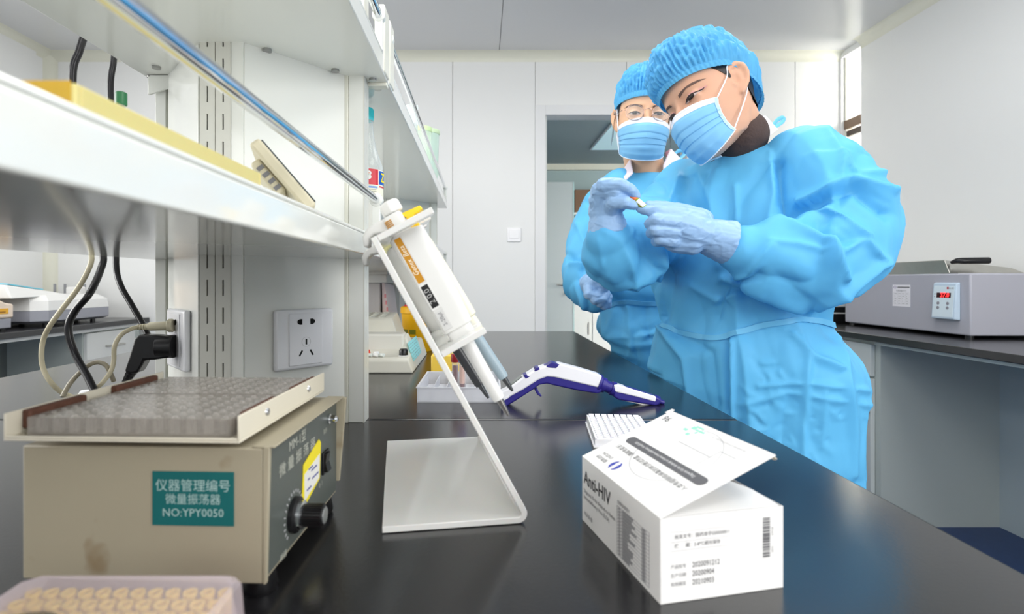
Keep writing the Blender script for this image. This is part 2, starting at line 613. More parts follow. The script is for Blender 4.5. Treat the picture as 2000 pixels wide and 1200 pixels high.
# ------------------------------------------------------------------ side counters
def counter(name, label, s, X0, X1, y0, y1):
    t = thing(name, label, 'counter', ((X0 + X1) / 2, (y0 + y1) / 2, 0))
    MB().box(min(X0, X1), y0, BZ - 0.028, max(X0, X1), y1, BZ).build('worktop', top_m, t, bevel=0.003)
    return t
rc = counter('right_counter', 'black topped grey counter along the right wall under the water bath', 1, 1.606, 2.195, 0.3, 3.1)
MB().box(1.63, 0.32, BZ - 0.042, 1.65, 2.23, BZ - 0.028).build('apron', cab_m, rc)
MB().box(1.657, 2.23, 0.0, 2.15, 3.1, BZ - 0.03).build('cabinet_body', cab_m, rc)
MB().box(2.15, 0.3, 0.0, 2.19, 3.1, BZ - 0.03).build('back_panel', mat('counter_back', (188, 200, 204), 0.4), rc)
for y0, y1, z0, z1 in ((2.26, 2.66, 0.62, 0.755), (2.26, 2.66, 0.08, 0.61), (2.67, 3.08, 0.62, 0.755), (2.67, 3.08, 0.08, 0.61)):
    d = MB().box(1.637, y0, z0, 1.656, y1, z1).build('drawer' if z0 > 0.5 else 'door', mat('drawer_front', (206, 212, 210), 0.35), rc, bevel=0.002)
    if z0 > 0.5:
        pts = [(1.637, (y0 + y1) / 2 - 0.05, 0.69), (1.61, (y0 + y1) / 2 - 0.05, 0.69), (1.61, (y0 + y1) / 2 + 0.05, 0.69), (1.637, (y0 + y1) / 2 + 0.05, 0.69)]
    else:
        pts = [(1.637, y0 + 0.008, 0.47), (1.617, y0 + 0.008, 0.47), (1.617, y0 + 0.008, 0.58), (1.637, y0 + 0.008, 0.58)]
    MB().tube(pts, 0.005, 8).build('handle', steel, d)
lc = counter('left_counter', 'black topped counter along the left wall carrying two white instruments', -1, -2.03, -2.645, 0.4, 3.29)
MB().box(-2.07, 0.4, BZ - 0.045, -2.05, 3.27, BZ - 0.028).build('apron', cabw_m, lc)
MB().box(-2.5, 0.4, 0.1, -2.47, 2.8, BZ - 0.03).build('knee_panel', knee_m, lc)
MB().box(-2.6, 2.8, 0.0, -2.08, 3.27, BZ - 0.046).build('cabinet_body', cab_m, lc)
for y0, y1, z0, z1 in ((2.81, 3.2, 0.585, 0.745), (2.81, 3.2, 0.08, 0.575)):
    d = MB().box(-2.08, y0, z0, -2.06, y1, z1).build('drawer' if z0 > 0.5 else 'door', cabw_m, lc, bevel=0.002)
    zc = (z0 + z1) / 2
    MB().tube([(-2.06, 2.95, zc), (-2.035, 2.95, zc), (-2.035, 3.07, zc), (-2.06, 3.07, zc)], 0.005, 8).build('handle', steel, d)

# ------------------------------------------------------------------ reagent rack on the bench
rack = thing('reagent_rack', 'white two tier steel reagent rack standing along the middle of the bench', 'rack', (-0.345, 1.2, BZ))
SX0, SX1 = -0.525, -0.15
LZ0, LZ1 = CZ + 0.035, CZ + 0.066
UZ0, UZ1 = CZ + 0.32, CZ + 0.352
slotted = mat('slotted_steel', (214, 214, 206), 0.3)


def tray(y0, y1, z0, z1, name, holes=()):
    """folded sheet shelf: flat underside, lipped edges"""
    b = MB()
    b.box(SX0, y0, z0, SX1, y1, z1 - 0.004)
    b.box(SX0, y0, z1 - 0.004, SX0 + 0.012, y1, z1).box(SX1 - 0.012, y0, z1 - 0.004, SX1, y1, z1)
    b.box(SX0 + 0.012, y0, z1 - 0.004, SX1 - 0.012, y0 + 0.012, z1).box(SX0 + 0.012, y1 - 0.012, z1 - 0.004, SX1 - 0.012, y1, z1)
    return b.build(name, white_paint, rack, bevel=0.003, seg=3)


sh = [tray(-0.12, 0.868, LZ0, LZ1, 'lower_shelf'), tray(0.874, 2.35, LZ0, LZ1, 'lower_shelf'),
      tray(-0.12, 0.868, UZ0, UZ1, 'upper_shelf'), tray(0.874, 2.35, UZ0, UZ1, 'upper_shelf')]
screw_m = mat('screw_steel', (170, 170, 168), 0.3, metal=1)
for pts, z, s in ((((275, 513), (308, 515), (350, 514), (522, 513), (655, 514)), LZ0, 0), (((522, 96), (655, 136), (728, 154), (306, 130), (276, 148), (738, 172)), UZ0, 2)):
    for px, py in pts:
        p = atz(px, py, z)
        p.x = max(SX0 + 0.012, min(SX1 - 0.01, p.x))
        if 0.868 < p.y < 0.874:
            p.y = 0.86
        b = MB()
        b.lathe([(0.0045, 0.0), (0.0045, -0.0012), (0.0028, -0.003), (0.0008, -0.0034)], 12, Matrix.Translation(p))
        b.cyl(p + V((0, 0, -0.0035)), p, 0.006, 0.006, 14)
        b.build('screw', screw_m, sh[s], smooth=40)


def column(y_, k):
    """faceted service column: front face with two slotted uprights, oblique panels each side"""
    zb, zt = BZ, CZ + 0.62
    L_ = [(-0.378, y_), (-0.318, y_), (-0.21, y_ + 0.118), (-0.183, y_ + 0.118), (-0.183, y_ + 0.148), (-0.21, y_ + 0.148), (-0.318, y_ + 0.266), (-0.378, y_ + 0.266),
          (-0.49, y_ + 0.148), (-0.508, y_ + 0.148), (-0.508, y_ + 0.118), (-0.49, y_ + 0.118)]
    body = MB()
    inner = [(x + (0.006 if x < -0.345 else -0.006), y + (0.008 if y < y_ + 0.133 else -0.008)) for x, y in L_]
    body.prism(inner, zb, zt)
    col = body.build('column_core', cream_paint, rack)
    MB().box(-0.3775, y_ + 0.0025, zb, -0.3345, y_ + 0.006, zt).box(-0.1875, y_ + 0.12, zb, -0.1848, y_ + 0.146, zt).build('slot_shade', dark, rack)  # dark strips put the shade inside the slots into colour
    a, b_, c_, d_ = (V((-0.318, y_, 0)), V((-0.211, y_ + 0.1165, 0)), V((-0.378, y_, 0)), V((-0.489, y_ + 0.1165, 0)))
    def slab(p, q, t0, t1, nm, m, thick=0.004, z0=zb, z1=zt):
        d = q - p
        n = V((d.y, -d.x, 0)).normalized()
        if n.y > 0:
            n = -n
        P, Q = p + d * t0, p + d * t1
        bb = MB()
        bb.prism([(P.x, P.y), (Q.x, Q.y), (Q.x - n.x * thick, Q.y - n.y * thick), (P.x - n.x * thick, P.y - n.y * thick)], z0, z1)
        return bb.build(nm, m, rack, bevel=0.001), n
    slab(a, b_, 0.004, 0.998, 'column_panel', white_paint)
    slab(c_, d_, 0.03, 0.97, 'column_panel', white_paint)
    # mirrored panels at the back
    e, f_, g, h_ = (V((-0.318, y_ + 0.266, 0)), V((-0.211, y_ + 0.1495, 0)), V((-0.378, y_ + 0.266, 0)), V((-0.489, y_ + 0.1495, 0)))
    for p, q in ((e, f_), (g, h_), (V((-0.318, y_ + 0.266, 0)), V((-0.378, y_ + 0.266, 0)))):
        d = (q - p).normalized()
        n = V((-d.y, d.x, 0))
        if n.y < 0:
            n = -n
        bb = MB()
        bb.prism([(p.x, p.y), (q.x, q.y), (q.x - n.x * 0.004, q.y - n.y * 0.004), (p.x - n.x * 0.004, p.y - n.y * 0.004)], zb, zt)
        bb.build('column_panel', white_paint, rack)
    MB().box(-0.2125, y_ + 0.1145, zb, -0.2068, y_ + 0.149, zt).build('joint_strip', cream_paint, rack, bevel=0.001)
    MB().box(-0.2066, y_ + 0.117, zb, -0.183, y_ + 0.149, zt).build('corner_post', white_paint, rack, bevel=0.001)
    MB().box(-0.508, y_ + 0.117, zb, -0.4915, y_ + 0.149, zt).build('corner_post', white_paint, rack, bevel=0.001)
    MB().box(-0.3345, y_ - 0.001, zb, -0.3185, y_ + 0.004, zt).build('front_panel', white_paint, rack)
    # slotted uprights with real openings
    def upright(x0, x1, axis='x'):
        bb = MB()
        m = (x0 + x1) / 2
        sw_, pitch, sl = 0.0022, 0.037, 0.0215
        bb.box(x0, y_ - 0.002, zb, m - sw_ / 2, y_ + 0.001, zt).box(m + sw_ / 2, y_ - 0.002, zb, x1, y_ + 0.001, zt)
        z = zb
        while z < zt:
            bb.box(m - sw_ / 2, y_ - 0.002, z, m + sw_ / 2, y_ + 0.001, min(zt, z + pitch - sl))
            z += pitch
        bb.build('slotted_upright', slotted, rack)
    upright(-0.376, -0.356)
    upright(-0.355, -0.335)
    # side strip with slots facing the bench edge
    bb = MB()
    bb.box(-0.184, y_ + 0.117, zb, -0.182, y_ + 0.131, zt).box(-0.184, y_ + 0.1326, zb, -0.182, y_ + 0.149, zt)
    z = zb
    while z < zt:
        bb.box(-0.184, y_ + 0.131, z, -0.182, y_ + 0.1326, min(zt, z + 0.0155))
        z += 0.037
    bb.build('slotted_upright', slotted, rack)
    return a, b_, c_, d_


COL = column(0.72, 1)
COL2 = column(2.08, 2)
sock_m = mat('socket_white', (240, 241, 245), 0.22)


def socket(pos, nrm, name='power_socket', w_=0.092, h_=0.086):
    """wall plate with a two pin and a three pin outlet; built in the frame of its panel"""
    n = V(nrm).normalized()
    M = frame(pos, V((0, 0, 1)).cross(n), (0, 0, 1), n)
    b = MB(M)
    b.box(-w_ / 2, -h_ / 2, 0, w_ / 2, h_ / 2, 0.009)
    pl_ = b.build(name, sock_m, rack, bevel=0.004, seg=3)
    MB(M).box(-0.026, -0.037, 0.009, 0.026, 0.037, 0.0105).build('insert', sock_m, pl_, bevel=0.001)
    def hole():
        s.build('pin_hole', dark, pl_)
        return MB(M)
    s = MB(M)
    for sx in (-1, 1):
        s.box(sx * 0.0085 - 0.0022, 0.021, 0.0105, sx * 0.0085 + 0.0022, 0.029, 0.0108)
        s.lathe([(0.0035, 0.0105), (0.0035, 0.0108)], 12, M @ Matrix.Translation((sx * 0.0105, 0.025, 0)))
        s = hole()
    s.box(-0.0012, -0.008, 0.0105, 0.0012, 0.0, 0.0108)
    s = hole()
    for sx in (-1, 1):
        Q = M @ Matrix.Translation((sx * 0.0085, -0.02, 0)) @ Matrix.Rotation(R(30) * sx, 4, 'Z')
        s.box(-0.0012, -0.0045, 0.0105, 0.0012, 0.0045, 0.0108, Q)
        s = hole()
    ring = MB(M)
    ring.lathe([(0.0072, 0.0105), (0.0072, 0.0107), (0.0066, 0.0107), (0.0066, 0.0105)], 24, M @ Matrix.Translation((0, -0.004, 0)), cap=False)
    ring.build('ring', mat('socket_ring', (205, 206, 210), 0.3), pl_)
    return M


def on_panel(p, q, t, z):
    d = q - p
    n = V((d.y, -d.x, 0)).normalized()
    if n.y > 0:
        n = -n
    return p + d * t + V((0, 0, z)), n


SOCK_Z = CZ - 0.083
p_, n_ = on_panel(COL[0], COL[1], 0.54, SOCK_Z)
socket(p_, n_)
pL, nL = on_panel(COL[2], COL[3], 0.5, SOCK_Z)
ML = socket(pL, nL)
p_, n_ = on_panel(COL2[0], COL2[1], 0.5, SOCK_Z + 0.035)
socket(p_, n_)

# chrome guard rails on posts
def rail(x, z, y0, y1, zb, r=0.006):
    rr = MB()
    rr.tube([(x, y0 + (y1 - y0) * i / 12, z) for i in range(13)], r, 20)
    ro = rr.build('guard_rail', chrome, rack, smooth=60)
    for y in (y0, y1):
        b = MB()
        b.cyl((x, y - 0.006, z), (x, y + 0.006, z), r * 1.7, n=16)
        b.box(x - 0.006, y - 0.005, zb, x + 0.006, y + 0.005, z)
        b.build('rail_bracket', white_paint, ro, bevel=0.001)
rail(SX1 - 0.006, CZ + 0.121, -0.1, 0.80, LZ1)
rail(SX1 - 0.006, CZ + 0.121, 0.92, 2.32, LZ1)
rail(SX1 - 0.006, CZ + 0.405, -0.1, 0.82, UZ1)
rail(SX1 - 0.006, CZ + 0.405, 0.90, 2.32, UZ1)
for y in (0.845, 0.895):
    MB().box(SX1 - 0.013, y - 0.02, UZ1 - 0.03, SX1 + 0.002, y + 0.02, UZ1 + 0.075).build('end_bracket', cream_paint, rack, bevel=0.003)
MB().box(SX1 - 0.1, 0.862, UZ0 - 0.006, SX1 - 0.002, 0.88, UZ0).build('end_bracket', cream_paint, rack, bevel=0.001)
for px in (290,):
    b = MB()
    b.prism([(0, 0), (0.06, 0), (0.06, -0.012), (0.002, -0.03), (0, -0.03)], 0, 0.004, frame((-0.515, 0.83, UZ0 - 0.001), (1, 0, 0), (0, 0, 1), (0, 1, 0)))
    b.build('shelf_bracket', white_paint, rack, bevel=0.0008)

# ------------------------------------------------------------------ things on the rack's shelves
yel = mat('yellow_translucent', (226, 186, 62), 0.35, sub=0.2, thin=0.25)
ytop = mat('yellow_tray_inside', (222, 205, 140), 0.4)
t = thing('yellow_tray', 'pale yellow plastic tray on the lower shelf close to the camera', 'tray', (-0.24, 0.32, LZ1))
x0, x1, y0, y1, z0, z1 = -0.36, -0.172, 0.228, 0.42, LZ1, LZ1 + 0.0185
ypale = mat('tray_pale_yellow', (234, 222, 150), 0.35, sub=0.2, thin=0.2)
b = MB()
th = 0.003
b.box(x0, y0, z0, x1, y1, z0 + th)
b.box(x0, y0, z0 + th, x1, y0 + th, z1).box(x0, y1 - th, z0 + th, x1, y1, z1)
b.box(x0, y0 + th, z0 + th, x0 + th, y1 - th, z1).box(x1 - th, y0 + th, z0 + th, x1, y1 - th, z1)
b.build('tray_body', ypale, t, bevel=0.001)
MB().box(x0, y0 - 0.0008, z0, x1 - 0.002, y0, z1 + 0.0005).build('end_wall', yel, t)
MB().box(x0 + th, y0 + th, z1 - 0.004, x1 - th, y1 - th, z1 - 0.001).build('tray_lid', ytop, t)
# desk timer with slanted dark glass front
t = thing('lab_timer', 'beige slanted desk display with dark glass edge behind the yellow tray', 'timer', (-0.23, 0.56, LZ1))
M = frame((-0.186, 0.585, LZ1 + 0.007), (-0.32, 0.947, 0), (-0.62, -0.2095, 0.76), V((-0.32, 0.947, 0)).cross(V((-0.62, -0.2095, 0.76))))
b = MB(M)
b.box(-0.05, 0.0, -0.005, 0.05, 0.083, 0.007)
b.build('housing', beige_p, t, bevel=0.003)
MB(M).box(-0.047, 0.003, 0.007, 0.047, 0.08, 0.0085).build('glass_front', mat('dark_glass', (50, 60, 64), 0.06), t, bevel=0.0005)
MB(M).box(-0.04, 0.03, -0.016, 0.04, 0.07, -0.005).build('back_box', beige_p, t, bevel=0.003)
s = MB(M)
for k in range(4):
    s.box(-0.041, 0.035 + k * 0.008, -0.014, -0.0395, 0.039 + k * 0.008, -0.007)
s.build('vent_slot', ink_grey, t)
# small green capped bottle behind the tray
p = at(237, 206, 0.62)
t = thing('green_capped_vial', 'small vial with green cap behind the yellow tray on lower shelf', 'vial', (p.x, p.y, LZ1))
MB().lathe([(0.005, LZ1), (0.0055, LZ1 + 0.004), (0.0055, p.z - 0.006), (0.004, p.z)], 20, Matrix.Translation((p.x, p.y, 0))).build('vial_body', sheer('clear_plastic', (236, 240, 240), 0.75, 0.1), t, smooth=40)
MB().lathe([(0.0055, p.z), (0.006, p.z + 0.001), (0.006, p.z + 0.014), (0.005, p.z + 0.015)], 20, Matrix.Translation((p.x, p.y, 0))).build('cap', mat('green_cap', (52, 122, 78), 0.4), t, smooth=40)

# bottle on a carton, far bay
cx_, cy_ = at(717, 300, 0.96).x, 0.96
zt_ = at(717, 397, 0.96).z
t = tag(MB().box(-0.285, 0.895, LZ1 - 0.004, -0.172, 1.03, zt_ - 0.0005).build('white_carton', mat('carton_white', (236, 236, 230), 0.5), bevel=0.002),
        'plain white carton on the lower shelf under the clear bottle', 'carton')
t = thing('clear_bottle', 'clear bottle with turquoise cap and red label standing on a white carton', 'bottle', (cx_, cy_, zt_))
s_ = 0.196
MT = Matrix.Translation((cx_, cy_, zt_)) @ Matrix.Scale(0.852, 4)
prof = [(0.001, 0), (0.028, 0.0), (0.0335, 0.004), (0.0335, 0.062), (0.0325, 0.075), (0.026, 0.095), (0.019, 0.115), (0.0145, 0.14), (0.0118, 0.165), (0.0118, 0.17), (0.013, 0.171), (0.013, 0.174), (0.0112, 0.176)]
MB().lathe(prof, 36, MT).build('bottle_glass', sheer('bottle_clear', (232, 240, 240), 0.82, 0.03, 0.8), t, smooth=50)
cap = MB()
cap.lathe([(0.0125, 0.172), (0.0135, 0.173), (0.0135, 0.196), (0.0115, 0.1985), (0.0001, 0.1985)], 36, MT)
for k in range(36):
    g = 2 * pi * k / 36
    cap.box(-0.0004, -0.0004, 0.178, 0.0004, 0.0004, 0.194, MT @ Matrix.Translation((0.0136 * cos(g), 0.0136 * sin(g), 0)))
cap.build('cap', mat('turquoise_cap', (60, 196, 204), 0.35), t, smooth=40)


def wrap(a0, a1, z0, z1, r, m, par, nm, n=10):
    b_ = MB(MT)
    vs_, fs = [], []
    for i in range(n + 1):
        g = R(a0 + (a1 - a0) * i / n)
        for z in (z0, z1):
            for rr in (r, r + 0.0002):
                vs_.append((rr * cos(g), rr * sin(g), z))
    for i in range(n):
        k = i * 4
        fs += [(k + 1, k + 5, k + 7, k + 3), (k, k + 2, k + 6, k + 4), (k, k + 4, k + 5, k + 1), (k + 2, k + 3, k + 7, k + 6)]
    fs += [(0, 1, 3, 2), (n * 4, n * 4 + 2, n * 4 + 3, n * 4 + 1)]
    b_.add(vs_, fs)
    return b_.build(nm, m, par)


red_l = mat('label_red', (206, 48, 62), 0.4)
blue_l = mat('label_blue', (30, 96, 190), 0.4)
cream_l = mat('label_cream', (238, 236, 214), 0.5)
whit_l = mat('label_white', (245, 245, 242), 0.5)
lb = wrap(-180, 180, 0.006, 0.066, 0.0337, cream_l, t, 'label', 48)
wrap(-150, -37, 0.034, 0.066, 0.034, red_l, lb, 'red_field')
wrap(-33, 50, 0.036, 0.064, 0.034, blue_l, lb, 'blue_field')
wrap(-37, -33, 0.03, 0.066, 0.0341, whit_l, lb, 'white_band', 3)
wrap(-150, -40, 0.027, 0.031, 0.034, mat('label_pale_blue', (120, 160, 214), 0.5), lb, 'blue_stripe')
wrap(-33, 50, 0.030, 0.033, 0.034, red_l, lb, 'red_stripe')
ax = lambda deg, z, r=0.0344: frame(MT @ V((r * cos(R(deg)), r * sin(R(deg)), z)), (-sin(R(deg)), cos(R(deg)), 0), (0, 0, 1), (cos(R(deg)), sin(R(deg)), 0))
ME = ax(-78, 0.053)
e = MB(ME)
for dx, dy in ((-1, -1), (1, -1), (-1, 1), (1, 1)):
    e.lathe([(0.0042, 0), (0.0042, 0.0003)], 16, ME @ Matrix.Translation((dx * 0.0032, dy * 0.0032, 0)))
e.build('emblem', whit_l, lb)
for c_, ps in (((214, 110, 50), ((-0.004, -0.002), (0.0, 0.005), (0.0045, 0.0035), (0.0, 0.0005))), ((44, 140, 80), ((0.004, 0.002), (0.0, -0.005), (-0.0045, -0.0035), (0.0, -0.0005)))):
    MB(ME @ Matrix.Translation((0, 0, 0.0003))).prism(list(ps), 0, 0.0002).build('emblem_mark', mat('emblem%d' % c_[0], c_, 0.5), lb)
text('letter', 'Z', 0.022, ax(-12, 0.05), mat('label_yellow', (240, 220, 40), 0.5), lb, bold=0.0006)
lines = MB()
for k in range(4):
    M2 = ax(-74, 0.012 + k * 0.004)
    lines.box(-0.014, -0.0004, 0, 0.014, 0.0004, 0.0001, M2)
lines.build('print_line', ink_grey, lb)
# glassware and green tubs on the upper shelf, far bay
def tub(px, py_top, Y, r, label, col, h=None):
    p = at(px, py_top, Y)
    h_ = p.z - UZ1
    t = thing('plastic_tub', label, 'tub', (p.x, Y, UZ1))
    MB().lathe([(r * 0.8, UZ1), (r * 0.82, UZ1 + 0.003), (r, p.z - 0.012), (r * 0.97, p.z - 0.012)], 32, Matrix.Translation((p.x, Y, 0))).build('tub_body', sheer('tub_clear' + col[0], col[1], 0.35, 0.2), t, smooth=40)
    MB().lathe([(r * 1.03, p.z - 0.016), (r * 1.05, p.z - 0.014), (r * 1.05, p.z), (r * 0.96, p.z + 0.001), (0.001, p.z + 0.001)], 32, Matrix.Translation((p.x, Y, 0))).build('lid', mat('tub_lid' + col[0], col[2], 0.4), t, smooth=40)
tub(826, 250, 1.86, 0.03, 'pale green lidded tub on the upper shelf next to the rail', ('a', (214, 234, 214), (200, 226, 170)))
tub(836, 256, 2.15, 0.045, 'larger green lidded tub at the far end of upper shelf', ('b', (214, 238, 226), (206, 230, 190)))
for px, py, Y, r, lab in ((808, 207, 1.4, 0.016, 'clear glass tumbler on upper shelf in front of the green tubs'),):
    p = at(px, py, Y)
    x = min(p.x, SX1 - 0.03)
    MBt = MB().lathe([(r * 0.8, UZ1), (r * 0.85, UZ1 + 0.002), (r, p.z), (r * 0.93, p.z), (r * 0.8, UZ1 + 0.006)], 28, Matrix.Translation((x, Y, 0)))
    tag(MBt.build('glass_beaker', sheer('beaker_glass', (238, 244, 244), 0.8, 0.03, 0.8), smooth=50), lab, 'beaker')

# ------------------------------------------------------------------ cables and plugs by the left socket
def pxpath(pts, n=8):
    return catmull([at(x, y, Y) for x, y, Y in pts], n)
beige_c = mat('beige_cable', (196, 188, 160), 0.4)
tag(MB().tube(pxpath([(168, 470, .745), (179, 503, .745), (170, 533, .74), (150, 567, .735), (122, 603, .73), (100, 633, .73), (86, 660, .74), (81, 690, .74), (84, 718, .74), (97, 744, .74), (121, 767, .75), (160, 782, .76)]), 0.0033, 10)
    .build('beige_cable', beige_c, smooth=60), 'beige power cable hanging in a long S left of the black ones', 'cable')
cables_black = mat('black_cable', (22, 22, 26), 0.3)
tag(MB().tube(pxpath([(168, 60, .75), (155, 100, .75), (142, 150, .75), (150, 300, .76), (182, 420, .765), (201, 495, .77), (196, 528, .76), (176, 572, .72), (150, 603, .72), (135, 632, .72), (136, 660, .72), (150, 698, .72), (172, 738, .71), (188, 772, .70)]), 0.0047, 10)
    .build('black_cable', cables_black, smooth=60), 'thick black cable that bends sharply and drops behind the orbital tray', 'cable')
tag(MB().tube(pxpath([(226, 60, .80), (222, 120, .80), (216, 170, .80), (220, 300, .80), (228, 440, .80), (227, 520, .80), (236, 558, .79), (256, 594, .78), (278, 632, .77), (292, 662, .76), (297, 672, .765)]), 0.0042, 10)
    .build('black_cable', cables_black, smooth=60), 'straight black cable running down to the angled black plug', 'cable')
# beige two pin plug in the upper outlet of the left plate
bp = thing('beige_plug', 'small beige plug with looping cord in the left column socket', 'plug', (-0.46, 0.78, BZ + 0.1))
o = ML @ V((0.0, 0.02, 0.012))
ux = (ML.to_3x3() @ V((0, 0, 1))).normalized()
q0 = at(338, 636, 0.762)
dirp = V((-1, -0.15, -0.04)).normalized()
b = MB()
b.tube([q0, q0 + dirp * 0.006, q0 + dirp * 0.0065, q0 + dirp * 0.03, q0 + dirp * 0.034], [0.0095, 0.0095, 0.0065, 0.006, 0.0045], 12)
b.build('plug_body', beige_p, bp, smooth=40, bevel=0.0006)
b = MB()
for k in range(4):
    b.cyl(q0 + dirp * (0.034 + k * 0.0035), q0 + dirp * (0.0362 + k * 0.0035), 0.0046 - k * 0.0003, n=10)
b.cyl(q0 + dirp * 0.033, q0 + dirp * 0.048, 0.003, n=8)
b.build('strain_relief', beige_p, bp)
e = q0 + dirp * 0.047
MB().tube(catmull([e] + [at(x, y, Y) for x, y, Y in ((256, 643, .745), (237, 654, .74), (224, 676, .735), (222, 706, .735), (216, 726, .73), (200, 748, .72), (186, 760, .715))], 8), 0.003, 10).build('cord', beige_c, bp, smooth=60)
tag(MB().tube(pxpath([(222, 745, .74), (215, 728, .735), (207, 714, .735), (192, 708, .735), (175, 713, .73), (152, 732, .725), (135, 752, .72), (122, 776, .71)]), 0.003, 10).build('beige_cord_loop', mat('cord_grey', (150, 143, 124), 0.4), smooth=60),
    'grey beige cord loop arching just behind the plate tray', 'cord')
# angled black plug
kp = thing('black_plug', 'large angled black plug in the left column socket', 'plug', (-0.47, 0.77, BZ + 0.05))
c0 = at(338, 677, 0.757)
Mk = frame(c0, (-1, -0.12, 0), (0, 0, 1), V((-1, -0.12, 0)).cross(V((0, 0, 1))))
kw = 0.757 / F
prof = [(0, 20), (0, -20), (-22, -23), (-56, -25), (-64, -17), (-74, 20), (-82, 46), (-70, 50), (-58, 48), (-50, 34), (-46, 24), (-30, 24)]
b = MB()
b.prism([(-x * kw, -y * kw) for x, y in prof], -0.011, 0.011, Mk)
b.build('plug_body', black_p, kp, bevel=0.003, seg=3)
b = MB()
b.cyl(Mk @ V((-0.002, 0.0, 0)), Mk @ V((0.02, 0.0, 0)), 0.0165, 0.0155, 24)
b.build('plug_head', black_p, kp, smooth=40, bevel=0.001)
b = MB()
for k in range(5):
    a_ = V(((74 + k * 3.2) * kw, (-44 - k * 6) * kw, 0))
    b.cyl(Mk @ a_, Mk @ (a_ + V((0.002, -0.0035, 0))), 0.0075 - k * 0.0007, n=10)
b.build('strain_relief', black_p, kp)
ps = thing('power_strip', 'white power strip lying on the bench behind the plate tray', 'power strip', (-0.66, 0.98, BZ), 0.55)
MB().box(-0.06, -0.025, 0.0, 0.06, 0.025, 0.024).build('strip_body', sock_m, ps, bevel=0.003, local=True)
for x in (-0.03, 0.015):
    for dx in (-0.006, 0.006):
        MB().box(x + dx - 0.001, -0.004, 0.024, x + dx + 0.001, 0.004, 0.0244).build('pin_hole', dark, ps, local=True)

# ------------------------------------------------------------------ plate shaker (front left)
case_m = mat('shaker_paint', (170, 162, 140), 0.45, noise_amt=0.08, noise_scale=14, stain=(128, 104, 66))
tray_m = mat('shaker_tray_paint', (222, 216, 198), 0.4, noise_amt=0.06, noise_scale=14)
panel_m = mat('shaker_panel', (86, 92, 88), 0.4)
sk = thing('plate_shaker', 'beige benchtop plate shaker with teal label and black speed knob', 'shaker', (-0.145, 0.367, BZ), R(-2.2))
# local frame: x runs right along the front (negative = left), y runs to the back
W_, D_, z0, z1 = 0.174, 0.162, 0.013, 0.106
bd = MB().box(-W_, 0, z0, -0.004, D_, z1).build('case', case_m, sk, bevel=0.0012, local=True)
cv = MB()
cv.prism([(-0.004, z0), (-0.002, z0), (0.0005, z1 + 0.0005), (-0.004, z1 + 0.0005)], -0.0005, 0.0035, frame((0, 0, 0), (1, 0, 0), (0, 0, 1), (0, -1, 0)) @ Matrix.Translation((0, 0, -0.003)))
cv.prism([(-0.004, z0 + 0.012), (0.0, z0 + 0.012), (0.007, z1 + 0.0005), (-0.004, z1 + 0.0005)], -D_, -D_ + 0.004, frame((0, 0, 0), (1, 0, 0), (0, 0, 1), (0, -1, 0)))
cv.prism([(-0.012, z1), (0.004, z1), (0.004, z1 + 0.0012), (-0.012, z1 + 0.0012)], -D_, 0, frame((0, 0, 0), (1, 0, 0), (0, 0, 1), (0, -1, 0)))
cv.build('case_rim', case_m, sk, local=True, bevel=0.0005)
pn = MB().box(-0.004, 0.0042, z0 + 0.004, -0.0025, D_ - 0.0042, z1 - 0.0005).build('control_panel', panel_m, sk, local=True)
PM = frame((-0.0024, 0, 0), (0, 1, 0), (0, 0, 1), (1, 0, 0))       # text frame on the panel
kz, ky = 0.039, 0.05
Kf = frame((-0.0024, ky, kz), (0, 1, 0), (0, 0, 1), (1, 0, 0))
k = MB()
k.lathe([(0.0135, 0), (0.0135, 0.0035), (0.0115, 0.005)], 28, Kf)
kb = k.build('speed_knob', black_p, pn, smooth=35, local=True)
k = MB()
k.lathe([(0.0105, 0.005), (0.0105, 0.0075), (0.0085, 0.0085)], 28, Kf)
k.build('knob_collar', chrome, pn, smooth=35, local=True)
k = MB()
k.lathe([(0.0082, 0.0085), (0.0078, 0.0235), (0.0066, 0.0245)], 28, Kf)
for q in range(24):
    g = 2 * pi * q / 24
    k.box(-0.0004, -0.0004, 0.0095, 0.0004, 0.0004, 0.023, Kf @ Matrix.Translation((0.0081 * cos(g), 0.0081 * sin(g), 0)))
k.build('knob_grip', black_p, pn, smooth=35, local=True)
MB().lathe([(0.0062, 0.0245), (0.006, 0.0249)], 24, Kf).build('knob_cap', mat('knob_cap_grey', (150, 152, 152), 0.35, metal=0.6), pn, local=True)
sc_ = MB()
for q in range(19):
    g = R(-45 + 270 * q / 18)
    sc_.box(0.0165, -0.0006, 0, 0.0188, 0.0006, 0.0002, Kf @ Matrix.Rotation(g, 4, 'Z'))
sc_.build('dial_scale', ink_pale, pn, local=True)
pt = mat('panel_print', (196, 198, 186), 0.6)
tz = lambda y, z: PM @ Matrix.Translation((y, z, 0.0002))
text('lettering', 'MM-1型', 0.0105, tz(0.058, 0.094), pt, pn, local=True)
text('lettering', '微 量 振 荡 器', 0.0108, tz(0.06, 0.0808), pt, pn, local=True, xs=1.15)
text('lettering', '指示', 0.005, tz(0.124, 0.083), pt, pn, local=True)
text('lettering', '0  1', 0.006, tz(0.112, 0.039), pt, pn, local=True)
text('lettering', '转速', 0.006, tz(0.03, 0.017), pt, pn, local=True)
stk = MB(PM)
stk.prism([(0.066, 0.042), (0.072, 0.036), (0.108, 0.046), (0.111, 0.077), (0.106, 0.081), (0.069, 0.071)], 0.0002, 0.0006)
st = stk.build('yellow_sticker', mat('sticker_yellow', (244, 226, 40), 0.5), pn, local=True)
MB(PM).prism([(0.071, 0.0405), (0.106, 0.0475), (0.1075, 0.068), (0.071, 0.0625)], 0.0006, 0.0008).build('sticker_field', mat('sticker_white', (236, 236, 232), 0.5), st, local=True)
ib = MB(PM)
